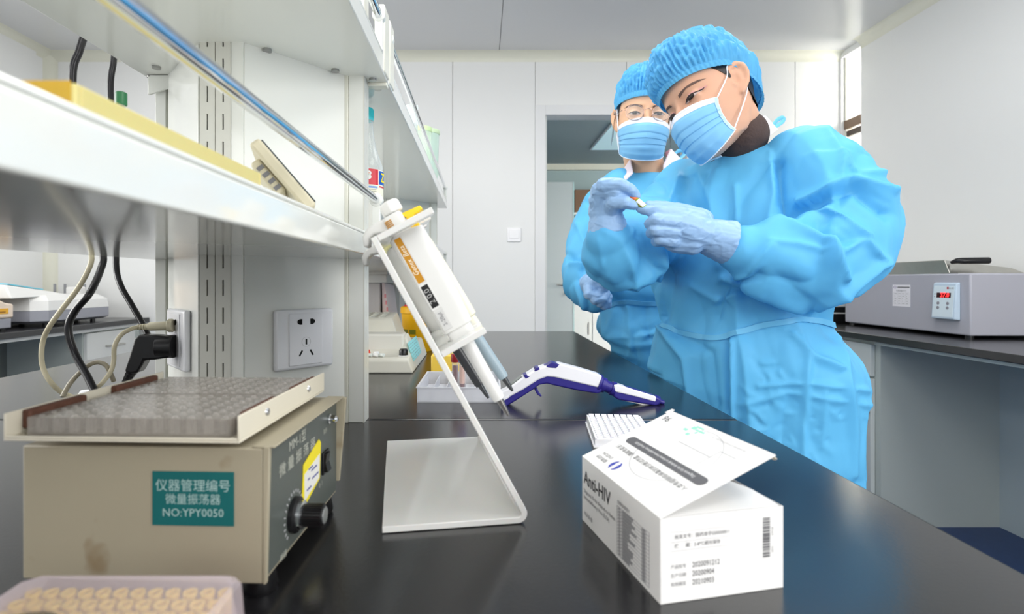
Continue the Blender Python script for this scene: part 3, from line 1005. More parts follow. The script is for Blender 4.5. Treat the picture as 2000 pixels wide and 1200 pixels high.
for q, (a0, a1) in enumerate(((0.076, 0.086), (0.088, 0.104), (0.078, 0.083), (0.086, 0.1), (0.08, 0.09))):
    ib.box(a0, 0.046 + q * 0.0038 + (a0 - 0.07) * 0.14, 0.0008, a1, 0.0475 + q * 0.0038 + (a0 - 0.07) * 0.14, 0.0009)
ib.build('sticker_print', mat('pen_blue', (70, 76, 150), 0.5), st, local=True)
b = MB(PM)
b.box(0.114, 0.046, 0, 0.13, 0.066, 0.002)
swc = b.build('rocker_switch', black_p, pn, local=True, bevel=0.0006)
MB(PM).prism([(0, 0), (0.016, 0), (0.016, 0.002), (0.008, 0.0008), (0, 0.003)], 0, 0.01, PM @ frame((0.117, 0.048, 0.002), (0, 1, 0), (0, 0, 1), (1, 0, 0))).build('rocker', black_p, swc, local=True)
b = MB()
b.lathe([(0.0048, 0), (0.0048, 0.002), (0.0036, 0.003), (0.0034, 0.007), (0.0015, 0.009)], 18, frame((-0.0024, 0.133, 0.092), (0, 1, 0), (0, 0, 1), (1, 0, 0)))
b.build('indicator_lamp', chrome, pn, smooth=40, local=True)
# teal asset label on the front
FM = frame((-0.0525, -0.0006, 0.071), (1, 0, 0), (0, 0, 1), (0, -1, 0))
tl = MB(FM).box(-0.0285, -0.0185, -0.0004, 0.0285, 0.0185, 0.0002).build('asset_label', mat('label_teal', (12, 104, 104), 0.5), sk, local=True)
lw_ = mat('label_print', (176, 206, 202), 0.6)
text('lettering', '仪器管理编号', 0.0088, FM @ Matrix.Translation((0, 0.0085, 0.0003)), lw_, tl, local=True, spacing=1.0)
text('lettering', '微量振荡器', 0.0078, FM @ Matrix.Translation((0, -0.0008, 0.0003)), lw_, tl, local=True)
text('lettering', 'NO:YPY0050', 0.0078, FM @ Matrix.Translation((0, -0.0098, 0.0003)), lw_, tl, local=True)
for fx, fy in ((-0.015, 0.018), (-0.158, 0.018), (-0.015, 0.145), (-0.158, 0.145)):
    MB().lathe([(0.0115, 0), (0.013, 0.003), (0.011, 0.0135)], 20, Matrix.Translation((fx, fy, 0))).build('rubber_foot', black_p, sk, smooth=40, local=True)
MB().cyl((-0.095, 0.08, z1), (-0.095, 0.08, z1 + 0.0065), 0.03, n=24).build('drive_plate', steel, sk, local=True)
tx0, tx1, ty0, ty1, tz0 = -0.1765, -0.0145, -0.012, 0.158, z1 + 0.0065
b = MB()
b.box(tx0, ty0, tz0, tx1, ty1, tz0 + 0.0016)
b.box(tx0, ty0, tz0 + 0.0016, tx0 + 0.0016, ty1, tz0 + 0.0185)
b.box(tx1 - 0.0016, ty0, tz0 + 0.0016, tx1, ty1, tz0 + 0.0185)
b.box(tx0 + 0.0016, ty0, tz0 + 0.0016, tx1 - 0.0016, ty0 + 0.0012, tz0 + 0.0035)
try_ = b.build('plate_platform', tray_m, sk, local=True, bevel=0.0006)
rub = mat('red_brown_foam', (98, 64, 50), 0.8, noise_amt=0.25, noise_scale=90, bump=0.3, bump_scale=160)
for x0_, x1_ in ((tx0 + 0.0016, tx0 + 0.008), (tx1 - 0.0065, tx1 - 0.0016)):
    for ya, yb in ((0.0, 0.052), (0.085, 0.14)):
        MB().box(x0_, ya, tz0 + 0.005, x1_, yb, tz0 + 0.0182).build('foam_pad', rub, sk, local=True, bevel=0.0015)
for ya in (0.03, 0.115):
    for x, d in ((tx1, 1), (tx0, -1)):
        MB().lathe([(0.003, 0), (0.0026, 0.0012), (0.0008, 0.0018)], 12, frame((x, ya, tz0 + 0.011), (0, 1, 0), (0, 0, d), (d, 0, 0))).build('screw', chrome, sk, smooth=40, local=True)
SKW = WM[sk.name]
# two clear 96 well plates on the platform
cp = sheer('clear_polystyrene', (214, 208, 200), 0.78, 0.12, 0.6, graze=0.6)
wellm = sheer('well_polystyrene', (226, 222, 216), 0.7, 0.12, 0.7)


def clear_plate(y0_, label):
    x0_, x1_, zz, h = -0.1665, -0.0245, tz0 + 0.0018, 0.0125
    o_ = SKW @ V(((x0_ + x1_) / 2, y0_ + 0.04, zz))
    t = thing('clear_microplate', label, 'microplate', o_, R(-2.2), 'clear plates on the shaker')
    hx, hy = (x1_ - x0_) / 2, 0.0385
    b = MB()
    b.box(-hx, -hy, 0, hx, hy, 0.0012)
    b.box(-hx, -hy, 0.0012, hx, -hy + 0.0012, h).box(-hx, hy - 0.0012, 0.0012, hx, hy, h)
    b.box(-hx, -hy + 0.0012, 0.0012, -hx + 0.0012, hy - 0.0012, h).box(hx - 0.0012, -hy + 0.0012, 0.0012, hx, hy - 0.0012, h)
    b.box(-hx + 0.0012, -hy + 0.0012, h - 0.001, hx - 0.0012, hy - 0.0012, h)
    b.build('plate_body', cp, t, local=True)
    wl_ = MB()
    px_, py_ = (2 * hx - 0.012) / 11, (2 * hy - 0.01) / 7
    for i in range(12):
        for j in range(8):
            wl_.lathe([(0.0034, 0.0016), (0.0034, h - 0.0012), (0.0022, h - 0.0008), (0.0016, h + 0.0004), (0.0006, h + 0.0005)], 8, Matrix.Translation((-hx + 0.006 + i * px_, -hy + 0.005 + j * py_, 0)))
    wl_.build('well_field', wellm, t, local=True, smooth=50)


clear_plate(-0.006, 'front clear well plate lying in the shaker tray')
clear_plate(0.074, 'rear clear well plate lying in the shaker tray')

# ------------------------------------------------------------------ tip box in the lower left corner
tb = thing('tip_box', 'translucent hinged pipette tip box with yellow tips at lower left corner', 'tip box', (-0.182, 0.2425, BZ))
lidm = sheer('frosted_lid', (226, 214, 220), 0.76, 0.35, graze=0.7)
pinkm = mat('pink_base', (226, 120, 140), 0.4, sub=0.2)
hx, hy, hz_ = 0.057, 0.0425, 0.065
def taper(zl, zh, ox, oy, ix, iy):
    b = MB()
    b.loft([[(-ox, -oy, zl), (ox, -oy, zl), (ox, oy, zl), (-ox, oy, zl)], [(-ix, -iy, zh), (ix, -iy, zh), (ix, iy, zh), (-ix, iy, zh)]])
    return b
taper(0, 0.034, hx + 0.0008, hy + 0.0008, hx + 0.0025, hy + 0.0025).build('box_base', pinkm, tb, local=True, bevel=0.003)
taper(0.034, 0.037, hx + 0.004, hy + 0.004, hx + 0.004, hy + 0.004).build('base_rim', pinkm, tb, local=True, bevel=0.001)
b = MB()
o_, i_ = hx + 0.0018, hy + 0.0018
def wallring(z, x, y, c=0.006):
    return [(-x + c, -y, z), (x - c, -y, z), (x, -y + c, z), (x, y - c, z), (x - c, y, z), (-x + c, y, z), (-x, y - c, z), (-x, -y + c, z)]
b.loft([wallring(0.037, o_, i_), wallring(hz_ - 0.002, hx + 0.0004, hy + 0.0004), wallring(hz_, hx - 0.002, hy - 0.002), wallring(hz_ - 0.0012, hx - 0.0035, hy - 0.0035), wallring(0.0375, o_ - 0.0014, i_ - 0.0014)], cap=False)
b.add(wallring(hz_ - 0.0002, hx - 0.002, hy - 0.002), [tuple(range(8))])
b.build('hinged_lid', lidm, tb, local=True, smooth=30)
MB().box(-hx + 0.003, -hy + 0.003, 0.037, hx - 0.003, hy - 0.003, 0.040).build('tip_rack', mat('tip_rack_white', (230, 226, 214), 0.5), tb, local=True)
tipm = mat('tip_yellow', (236, 206, 96), 0.35, sub=0.2, spec=0.4)
proto = MB().lathe([(0.0005, 0.012), (0.0012, 0.02), (0.0029, 0.041), (0.0033, 0.0415), (0.0035, 0.0595), (0.0028, 0.0595), (0.0024, 0.046)], 10).build('pipette_tip', tipm, smooth=40)
tag(proto, 'yellow pipette tip standing in the translucent tip box', 'tip', 'tips in the box')
TW = WM[tb.name]
for i in range(12):
    for j in range(8):
        o = proto if (i, j) == (0, 0) else proto.copy()
        if o is not proto:
            C.objects.link(o)
        o.location = TW @ V((-hx + 0.0075 + i * (2 * hx - 0.015) / 11, -hy + 0.007 + j * (2 * hy - 0.014) / 7, 0))
tag(MB().tube(catmull([TW @ V(p) for p in ((-0.045, 0.0, hz_ + 0.0006), (-0.02, 0.006, hz_ + 0.0016), (0.0, -0.002, hz_ + 0.0006))], 6), 0.0006, 6).build('hair_strand', mat('fibre', (92, 86, 70), 0.6)),
    'thin dark fibre lying across the tip box lid', 'fibre')

# ------------------------------------------------------------------ bent acrylic pipette stand
acr = mat('white_acrylic', (222, 222, 219), 0.12, sub=0.15, coat=0.3)
sd = thing('pipette_stand', 'white bent acrylic pipette stand leaning left over the black bench', 'stand', (-0.03, 0.6, BZ))
E0, E1 = V((0.044, 0.4885, BZ + 0.0004)), V((0.004, 0.742, BZ + 0.0004))          # fold line, near and far end
ydir = (E1 - E0).normalized()
xdir = V((-ydir.y, ydir.x, 0))                                   # towards the left
th = 0.0058
ua = R(61.5)
UP = (xdir * cos(ua) + V((0, 0, 1)) * sin(ua))                   # along the leaning sheet
OUT = (-xdir * sin(ua) + V((0, 0, 1)) * cos(ua))                 # perpendicular, to the right and up
LEN = 0.281
prof2 = []
# base and leaning sheet share one rounded fold, drawn in (left, up)
def fold(r_, off):
    pts = []
    a0, a1 = -pi / 2, -pi / 2 - (pi - ua)
    for i in range(9):
        a = a0 + (a1 - a0) * i / 8
        pts.append((off[0] + r_ * cos(a), off[1] + r_ * sin(a)))
    return pts
cc = (0.0105, 0.0085)
outer = fold(0.0085, cc)
inner = fold(0.0085 - th, cc)
ul, uz = cos(ua), sin(ua)
oe, ie = outer[-1], inner[-1]
prof2 = [(0.132, 0.0)] + outer + [(oe[0] + ul * LEN, oe[1] + uz * LEN), (ie[0] + ul * LEN, ie[1] + uz * LEN)] + list(reversed(inner)) + [(0.132, th)]
b = MB()
Ms = frame(E0, xdir, (0, 0, 1), xdir.cross(V((0, 0, 1))))
Ldep = (E1 - E0).length
sgn = 1 if xdir.cross(V((0, 0, 1))).dot(ydir) > 0 else -1
b.prism(prof2, 0, sgn * Ldep, Ms)
b.build('bent_sheet', acr, sd, bevel=0.0008, smooth=30)
TOPP = E0 + xdir * oe[0] + V((0, 0, oe[1])) + UP * LEN
def comb(base, wdt, slots, name, sw2=0.013, depth=0.03):
    """notched holder plate standing out from the sheet"""
    L0 = Ldep
    pts = [(0, 0), (wdt, 0)]
    n = slots
    for k in range(n):
        c_ = L0 * (k + 0.5) / n
        pts += [(wdt, c_ - sw2), (wdt - depth + sw2, c_ - sw2)]
        for q in range(1, 6):
            g = -pi / 2 - pi * q / 6
            pts.append((wdt - depth + sw2 + sw2 * cos(g), c_ + sw2 * sin(g)))
        pts += [(wdt - depth + sw2, c_ + sw2), (wdt, c_ + sw2)]
    pts += [(wdt, L0), (0, L0)]
    bb = MB()
    bb.prism(pts, -th, 0, frame(base, OUT, ydir, OUT.cross(ydir)))
    return bb.build(name, acr, sd, bevel=0.0006)
for k in range(4):
    p0 = E0 + xdir * oe[0] + V((0, 0, oe[1])) + ydir * (Ldep * (k + 0.98) / 4)
    MB(frame(p0, OUT, ydir, OUT.cross(ydir))).box(-0.0004, -0.0025, -LEN * 0.985, 0.0022, 0.0, -LEN * 0.61).build('sheet_rib', acr, sd)
comb(TOPP + UP * 0.0, 0.0545, 4, 'upper_holder', 0.0125, 0.043)
comb(E0 + xdir * oe[0] + V((0, 0, oe[1])) + UP * (LEN * 0.585), 0.045, 4, 'lower_holder', 0.0105, 0.034)

# ------------------------------------------------------------------ hand pipettes in the stand
pw = mat('pipette_white', (224, 224, 221), 0.3)
pcream = mat('pipette_cream', (232, 228, 206), 0.35)
gold = mat('gold_strip', (190, 132, 14), 0.35)
yel2 = mat('ejector_yellow', (250, 206, 24), 0.35)


def pipette(name, label, top, tip, bodym, shaftm, hookm, tipm_, stripm, full=True, ejm=None, pen=False):
    """single channel pipette; local z runs from the tip (0) to the button (1 = length)"""
    top, tip = V(top), V(tip)
    L_ = (top - tip).length
    z = (top - tip).normalized()
    side = V((0, -1, 0))
    side = (side - z * side.dot(z)).normalized()          # towards the camera
    x = side.cross(z).normalized()                        # towards lower left, where the hook is
    if x.x > 0:
        x = -x
    M = frame(tip, x, z.cross(x) if z.cross(x).dot(side) > 0 else -z.cross(x), z)
    M = frame(tip, x, z.cross(x), z)
    fr = -1 if (M.to_3x3() @ V((0, 1, 0))).dot(side) < 0 else 1
    t = thing(name, label, 'pipette', tuple(tip), 0)
    u = L_ / 0.236
    def ob(p):
        return [(r * u, h * u) for r, h in p]
    bb = MB()
    bb.lathe(ob([(0.0014, 0), (0.0022, 0.004), (0.0034, 0.0165), (0.0036, 0.019)]), 20, M)
    bb.build('tip_cone', tipm_, t, smooth=40)
    bb = MB()
    bb.lathe(ob([(0.0055, 0.018), (0.0062, 0.022), (0.0066, 0.06), (0.0072, 0.088)]), 24, M)
    bb.build('ejector_shaft', shaftm, t, smooth=40)
    # handle: flattened rounded loft, wider toward the top
    rings = []
    for h, a, c_, off in ((0.082, 0.0125, 0.0105, 0.0), (0.097, 0.0125, 0.0105, 0.0), (0.0985, 0.0150, 0.0125, 0), (0.12, 0.0158, 0.0135, -0.0005), (0.16, 0.0168, 0.0145, -0.001), (0.194, 0.0178, 0.015, -0.001), (0.2, 0.0176, 0.0148, -0.001), (0.203, 0.0105, 0.0125, 0.0025), (0.2205, 0.0100, 0.012, 0.0025), (0.2225, 0.0085, 0.0105, 0.0025)):
        r_ = []
        for k in range(32):
            g = 2 * pi * k / 32
            cx1, sy1 = cos(g), sin(g)
            e_ = 0.45
            r_.append(M @ (V((abs(cx1) ** e_ * (1 if cx1 > 0 else -1) * a + off, abs(sy1) ** e_ * (1 if sy1 > 0 else -1) * c_, h)) * u))
        rings.append(r_)
    bb = MB()
    bb.loft(rings)
    hd = bb.build('handle', bodym, t, smooth=38)
    # hooked finger rest
    hk = [(0.006, 0.2225), (0.018, 0.2235), (0.029, 0.2225), (0.0365, 0.218), (0.0395, 0.210), (0.0385, 0.2065), (0.0355, 0.2075), (0.032, 0.213), (0.025, 0.2145), (0.013, 0.2095), (0.006, 0.2085)]
    bb = MB()
    bb.prism([(p * u, q * u) for p, q in hk], -0.0085 * u, 0.0085 * u, M @ frame((0, 0, 0), (1, 0, 0), (0, 0, 1), (0, -1, 0)))
    bb.build('finger_hook', hookm, t, bevel=0.002, seg=3)
    bb = MB()
    bb.lathe(ob([(0.0062, 0.205), (0.0062, 0.225)]), 20, M)
    bb.build('plunger_stem', bodym, t, smooth=40)
    bb = MB()
    n_ = 8
    bb.lathe(ob([(0.0085, 0.2235), (0.0104, 0.2245), (0.0104, 0.233), (0.0092, 0.236)]), n_, M)
    bb.build('plunger_button', bodym, t, bevel=0.0008)
    if ejm:
        bb = MB()
        bb.prism([(p * u, q * u) for p, q in ((-0.0085, 0.198), (-0.0165, 0.198), (-0.0165, 0.2125), (-0.022, 0.212), (-0.0265, 0.2135), (-0.026, 0.2175), (-0.007, 0.2195), (-0.006, 0.2175), (-0.0085, 0.214))], -0.006 * u, 0.006 * u, M @ frame((0, 0, 0), (1, 0, 0), (0, 0, 1), (0, -1, 0)))
        bb.build('ejector_button', ejm, t, bevel=0.0016, seg=3)
    if full:
        # printed strip, digit window and volume field on the face towards the camera
        yf = fr * 0.0152
        tx = M.to_3x3() @ V((0, 0, 1))
        nf = M.to_3x3() @ V((0, fr, 0))
        ty = nf.cross(tx)
        bb = MB(M)
        def strip(h0, h1, x0, x1, nm, mm, lift=0.0):
            q = MB(M)
            ys = [fr * (0.0126 + (h - 0.0985) / (0.194 - 0.0985) * 0.0024 + 0.0006 + lift) * u for h in (h0, h1)]
            yb = [y - fr * 0.003 * u for y in ys]
            q.add([(x0 * u, ys[0], h0 * u), (x1 * u, ys[0], h0 * u), (x1 * u, ys[1], h1 * u), (x0 * u, ys[1], h1 * u),
                   (x0 * u, yb[0], h0 * u), (x1 * u, yb[0], h0 * u), (x1 * u, yb[1], h1 * u), (x0 * u, yb[1], h1 * u)],
                  [(0, 1, 2, 3), (7, 6, 5, 4), (0, 4, 5, 1), (1, 5, 6, 2), (2, 6, 7, 3), (3, 7, 4, 0)])
            return q.build(nm, mm, hd)
        strip(0.1015, 0.1995, 0.0030, 0.0122, 'face_strip', mat('strip_white', (212, 212, 209), 0.4))
        strip(0.152, 0.199, 0.0045, 0.0112, 'gold_strip', gold, 0.0002)
        strip(0.1235, 0.1502, 0.0028, 0.0124, 'window_frame', pw, 0.0006)
        strip(0.1255, 0.1485, 0.0042, 0.0112, 'digit_window', mat('window_black', (22, 22, 22), 0.3), 0.0009)
        strip(0.102, 0.121, 0.0038, 0.0114, 'volume_field', mat('field_grey', (206, 206, 204), 0.4), 0.0003)
        def tm(h, xx, lift):
            y = fr * (0.0126 + (h - 0.0985) / 0.0955 * 0.0024 + 0.0008 + lift) * u
            return frame(M @ V((xx * u, y, h * u)), tx, ty, nf)
        text('lettering', 'Genex  Beta', 0.0066, tm(0.1750, 0.0078, 0.0006), mat('strip_print', (250, 240, 214), 0.5), hd, xs=0.92, shear=0.25)
        tdig = lambda h: frame(M @ V((0.0077 * u, fr * (0.0145 + (h - 0.13) * 0.025) * u, h * u)), tx, ty, nf)
        text('digits', '2 0.0', 0.0075, tm(0.137, 0.0077, 0.0012), mat('digit_grey', (180, 180, 178), 0.5), hd)
        text('lettering', '2-20µl', 0.0052, tm(0.1125, 0.0076, 0.0007), ink_grey, hd)
        bb = MB(M)
        for k in range(8):
            h = 0.1935 + k * 0.0 + 0.0
        rib = MB(M)
        for k in range(9):
            h0 = 0.197 + k * 0.0011
        for k in range(8):
            rib.box(0.0042 * u, fr * 0.0072 * u, (0.2045 + k * 0.00185) * u, 0.0112 * u, fr * 0.0127 * u, (0.2055 + k * 0.00185) * u)
        rib.build('grip_rib', gold, hd)
    return t


PB = V((0, 0, 0))
pipette('hand_pipette', 'white pipette with gold strip and yellow ejector nearest in the stand', at(757, 396, 0.508), at(993, 812, 0.508), pw, pw, pw,
        mat('tip_metal', (120, 118, 116), 0.3, metal=0.8), gold, True, yel2)
steel_bl = mat('blue_grey_shaft', (150, 168, 178), 0.35)
pipette('hand_pipette', 'cream pipette with blue grey shaft behind the gold one', at(778, 428, 0.585), at(1001, 764, 0.585), pcream, steel_bl, mat('hook_cream', (226, 220, 160), 0.4),
        mat('tip_dark', (70, 72, 74), 0.3, metal=0.6), gold, False)
pipette('hand_pipette', 'pipette with black shaft and metal clip third in the stand', at(744, 446, 0.65), at(954, 778, 0.65), pw, mat('shaft_black', (46, 48, 52), 0.3), pw,
        mat('tip_dark', (70, 72, 74), 0.3, metal=0.6), gold, False)
# ------------------------------------------------------------------ electronic pipette lying on the bench
navy = mat('navy_plastic', (44, 38, 128), 0.35)
ewhite = mat('gloss_white', (240, 240, 246), 0.25)
Y0 = 0.965
k_ = Y0 / F
ep = thing('electronic_pipette', 'white and navy pistol shaped electronic pipette lying on the bench', 'pipette', (0.18, Y0, BZ))
EM = frame((0, Y0, CZ), (1, 0, 0), (0, 0, 1), (0, -1, 0))
def pp(pts):
    return [((x - 940) * k_, (550 - y) * k_) for x, y in pts]
crop = lambda pts: pp([(860 + x / 4.348, 640 + y / 4.348) for x, y in pts])
body_out = crop([(510, 570), (530, 655), (560, 660), (780, 520), (835, 478), (900, 468), (1000, 492), (1180, 530), (1325, 552), (1360, 535), (1362, 395), (1330, 388), (1180, 345), (1010, 300), (940, 300), (880, 318), (800, 350), (690, 420), (560, 520)])
MB(EM).prism(body_out, -0.013, 0.013).build('grip_body', navy, ep, bevel=0.003, seg=3)
shell = crop([(505, 540), (545, 600), (700, 515), (830, 432), (900, 408), (960, 412), (1100, 445), (1330, 500), (1362, 400), (1330, 386), (1180, 342), (1010, 297), (945, 300), (880, 318), (800, 345), (690, 415), (560, 515)])
sh_ = MB(EM).prism(shell, -0.0148, 0.0148).build('white_shell', ewhite, ep, bevel=0.003, seg=3)
MB(EM).prism(crop([(525, 585), (540, 605), (585, 578), (578, 565)]), -0.0148, 0.0152).build('charging_contact', ewhite, ep, bevel=0.0005)
MB(EM).prism(crop([(570, 500), (582, 520), (690, 455), (688, 405)]), -0.009, 0.009).build('display', mat('lcd_grey', (120, 126, 122), 0.15), ep, bevel=0.0008)
for q in ([(700, 395), (720, 425), (755, 405), (745, 398), (735, 400), (728, 385)], [(790, 355), (800, 362), (838, 345), (830, 328), (805, 332)], [(890, 318), (905, 330), (975, 335), (1003, 303), (940, 285)]):
    MB(EM).prism(crop(q), -0.0095, 0.0154).build('button', navy, ep, bevel=0.0008)
MB(EM).prism(crop([(795, 520), (818, 505), (835, 545), (862, 580), (850, 586), (820, 565)]), -0.005, 0.005).build('trigger', navy, ep, bevel=0.0012)
def axis_lathe(p0, p1, prof, nm, mm):
    a_, b_ = [EM @ V((q[0], q[1], 0)) for q in crop([p0, p1])]
    d = (b_ - a_)
    qm = d.to_track_quat('Z', 'Y').to_matrix().to_4x4()
    qm.translation = a_
    return MB().lathe([(r, t_ * d.length) for r, t_ in prof], 28, qm).build(nm, mm, ep, smooth=40)
axis_lathe((1335, 470), (1480, 525), [(0.0165, 0), (0.0165, 0.1), (0.0135, 0.2), (0.0135, 0.42), (0.0105, 0.44), (0.0105, 0.75), (0.0125, 0.78), (0.0125, 1.0)], 'swivel_collar', navy)
MB(EM).prism(crop([(1450, 490), (1460, 580), (1500, 605), (1815, 655), (1850, 640), (1860, 595), (1815, 575), (1640, 515), (1500, 480)]), -0.0115, 0.0115).build('tip_module', navy, ep, bevel=0.003, seg=3)
MB(EM).prism(crop([(1460, 478), (1466, 535), (1640, 575), (1810, 620), (1815, 575), (1640, 520), (1500, 476)]), -0.0128, 0.0128).build('module_shell', ewhite, ep, bevel=0.002, seg=3)
MB(EM).prism(crop([(1530, 602), (1535, 612), (1820, 675), (1825, 665), (1700, 630)]), -0.008, 0.008).build('ejector_bar', mat('bar_white', (226, 226, 226), 0.4), ep, bevel=0.0006)
axis_lathe((1810, 612), (1900, 638), [(0.0095, 0), (0.0085, 0.5), (0.0045, 0.53), (0.0038, 0.98), (0.003, 1.0)], 'nozzle', navy)
axis_lathe((1856, 625), (1900, 638), [(0.0042, 0), (0.0038, 0.96), (0.003, 1.02)], 'nozzle_tip', black_p)

# ------------------------------------------------------------------ reagent kit carton (front right)
paper = mat('carton_board', (243, 242, 240), 0.32, coat=0.15)
paper_in = mat('carton_inside', (226, 214, 196), 0.7)
kA = V((0.1218, 0.3655, BZ))
kt = thing('reagent_carton', 'white printed test kit carton with half open lid on the front right bench', 'carton', tuple(kA), atan2(0.0208, 0.0953))
KW = WM[kt.name]
kw_, kd, kh = 0.0975, 0.134, 0.0585
th = 0.0006
b = MB()
b.box(0, 0, 0, kw_, kd, th).box(0, 0, th, kw_, th, kh).box(0, kd - th, th, kw_, kd, kh).box(0, th, th, th, kd - th, kh).box(kw_ - th, th, th, kw_, kd - th, kh)
bx = b.build('carton_body', paper, kt, local=True, bevel=0.0004)
# end flaps folded over the opening
def flap(y_, s, rise, nm):
    L_ = 0.052
    r = [(0.003, 0), (0.006, 0.018), (0.012, 0.036), (0.024, L_), (kw_ - 0.024, L_), (kw_ - 0.010, 0.04), (kw_ - 0.004, 0.026), (kw_ - 0.003, 0)]
    Mf = frame((0, y_, kh), (1, 0, 0), (0, s * cos(rise), sin(rise)), V((1, 0, 0)).cross(V((0, s * cos(rise), sin(rise)))))
    MB(Mf).prism(r, 0, 0.0005).build(nm, paper, kt, local=True)
flap(0.001, 1, R(4), 'dust_flap')
flap(kd - 0.001, -1, R(8), 'dust_flap')
la = R(22)
LM = frame((0, 0, kh), (cos(la), 0, sin(la)), (0, 1, 0), V((cos(la), 0, sin(la))).cross(V((0, 1, 0))))
lid = MB(LM).box(0, 0, -0.0003, kw_ + 0.001, kd, 0.0003).build('lid', paper, kt, local=True)
tk = R(-62)
TM = LM @ Matrix.Translation((kw_ + 0.001, 0, 0)) @ Matrix.Rotation(-tk, 4, 'Y')
MB(TM).prism([(0, 0.006), (0.008, 0.006), (0.0125, 0.012), (0.0125, kd - 0.012), (0.008, kd - 0.003), (0, kd - 0.003)], -0.0003, 0.0003).build('tuck_flap', paper_in, kt, local=True)
MB(LM).prism([(kw_ - 0.004, kd - 0.001), (kw_ + 0.004, kd - 0.001), (kw_ + 0.004, kd + 0.003), (kw_ - 0.004, kd + 0.004)], -0.0003, 0.0003).build('lid_tab', paper, kt, local=True)
# lid print: reads from the hinge's far side, so it stands on its head here
def lt(x, y, z=0.0005):
    return frame(LM @ V((x, y, z)), LM.to_3x3() @ V((0, 1, 0)), LM.to_3x3() @ V((-1, 0, 0)), LM.to_3x3() @ V((0, 0, 1)))
kink = mat('kit_ink', (88, 88, 92), 0.6)
text('lettering', '人类免疫缺陷病毒抗体诊断试剂盒（酶联免疫法）', 0.0058, lt(0.0315, 0.069), kink, lid, local=True, xs=0.86)
bar = MB(LM)
ro = [(0.0425 + 0.0052 * sin(g), (0.128 if -pi / 2 <= g - pi <= pi / 2 and False else 0.0)) for g in ()]
capn = 8
pts = [(0.0445 + 0.005 * cos(pi + pi * k / capn), 0.0145 + 0.005 * sin(pi + pi * k / capn)) for k in range(capn + 1)] + [(0.0445 + 0.005 * cos(pi * k / capn), 0.1185 + 0.005 * sin(pi * k / capn)) for k in range(capn + 1)]
bar.prism(pts, 0.0003, 0.0005)
bar.build('title_bar', mat('bar_grey', (92, 92, 96), 0.5), lid, local=True)
text('lettering', 'Diagnostic Kit for Antibody to Human Immunodeficiency Virus(ELISA)', 0.0041, lt(0.0445, 0.0665, 0.0007), mat('bar_print', (236, 236, 236), 0.5), lid, local=True, xs=0.75)
arc = MB(LM)
cxl, cyl_, rr = 0.055, 0.0635, 0.038
def arcs(a0, a1, n=40, w_=0.0004):
    for k in range(n):
        g0, g1 = R(a0 + (a1 - a0) * k / n), R(a0 + (a1 - a0) * (k + 1) / n)
        arc.add([(cxl + (rr + s) * cos(g), cyl_ + (rr + s) * sin(g), 0.0004) for g in (g0, g1) for s in (-w_, w_)], [(0, 1, 3, 2)])
arcs(100, 265)
arcs(-80, 20)
arc.box(0.068, 0.035, 0.0003, 0.069, 0.078, 0.0005)
arc.box(0.078, 0.018, 0.0003, 0.079, 0.036, 0.0005)
arc.box(0.0562, 0.0355, 0.0003, 0.079, 0.0363, 0.0005)
arc.build('line_drawing', ink_pale, lid, local=True)
text('lettering', '96', 0.011, lt(0.087, 0.1235), kink, lid, local=True)
gr = mat('print_green', (150, 226, 196), 0.6)
g_ = MB(LM)
for x, y, w_, h_ in ((0.088, 0.083, 0.004, 0.005), (0.083, 0.088, 0.003, 0.005), (0.088, 0.07, 0.002, 0.012), (0.079, 0.08, 0.003, 0.004), (0.092, 0.076, 0.002, 0.010), (0.0845, 0.076, 0.0025, 0.0025)):
    g_.box(x, y, 0.0003, x + w_, y + h_, 0.0005)
g_.build('green_mark', gr, lid, local=True)
text('lettering', '珠海丽珠试剂股份有限公司', 0.0034, lt(0.0895, 0.04), ink_pale, lid, local=True)
text('lettering', 'LIVZON', 0.0048, lt(0.0165, 0.112), kink, lid, local=True)
text('lettering', '丽珠试剂', 0.0046, lt(0.0105, 0.112), kink, lid, local=True)
lg = MB(LM)
for a0, a1 in ((200, 345), (20, 165)):
    n = 16
    for k in range(n):
        g0, g1 = R(a0 + (a1 - a0) * k / n), R(a0 + (a1 - a0) * (k + 1) / n)
        t0, t1 = sin(pi * k / n) * 0.0034 + 0.0008, sin(pi * (k + 1) / n) * 0.0034 + 0.0008
        lg.add([(0.0125 + (0.0062 - s) * cos(g), 0.0905 + (0.0062 - s) * sin(g), 0.0005) for g, s in ((g0, 0), (g0, t0), (g1, 0), (g1, t1))], [(0, 1, 3, 2)])
lg.build('logo', mat('logo_blue', (52, 66, 170), 0.5), lid, local=True)
# long side print
def ls(y, z):
    return frame((-0.0003, y, z), (0, -1, 0), (0, 0, 1), (-1, 0, 0))
text('lettering', 'Anti-HIV', 0.0165, ls(kd - 0.0045, kh - 0.0175), mat('kit_black', (58, 58, 62), 0.6), bx, 'LEFT', local=True, xs=0.9, bold=0.0002)
text('lettering', 'Diagnostic Kit for Antibody to Human', 0.0049, ls(kd - 0.0045, kh - 0.0295), kink, bx, 'LEFT', local=True, xs=0.82)
text('lettering', 'Immunodeficiency Virus (ELISA)', 0.0049, ls(kd - 0.0045, kh - 0.0350), kink, bx, 'LEFT', local=True, xs=0.82)
text('lettering', '96人份/盒', 0.0042, ls(kd - 0.0055, 0.0085), kink, bx, 'LEFT', local=True)
text('lettering', '主要组成成分', 0.0034, ls(0.0635, kh - 0.0135), kink, bx, 'LEFT', local=True)
tbm = MB()
T0, T1, H0, H1 = 0.0145, 0.0635, 0.0035, kh - 0.0165
rows = 15
for r_ in range(rows + 1):
    z = H0 + (H1 - H0) * r_ / rows
    tbm.box(-0.0003, T0, z - 0.00012, 0, T1, z + 0.00012)
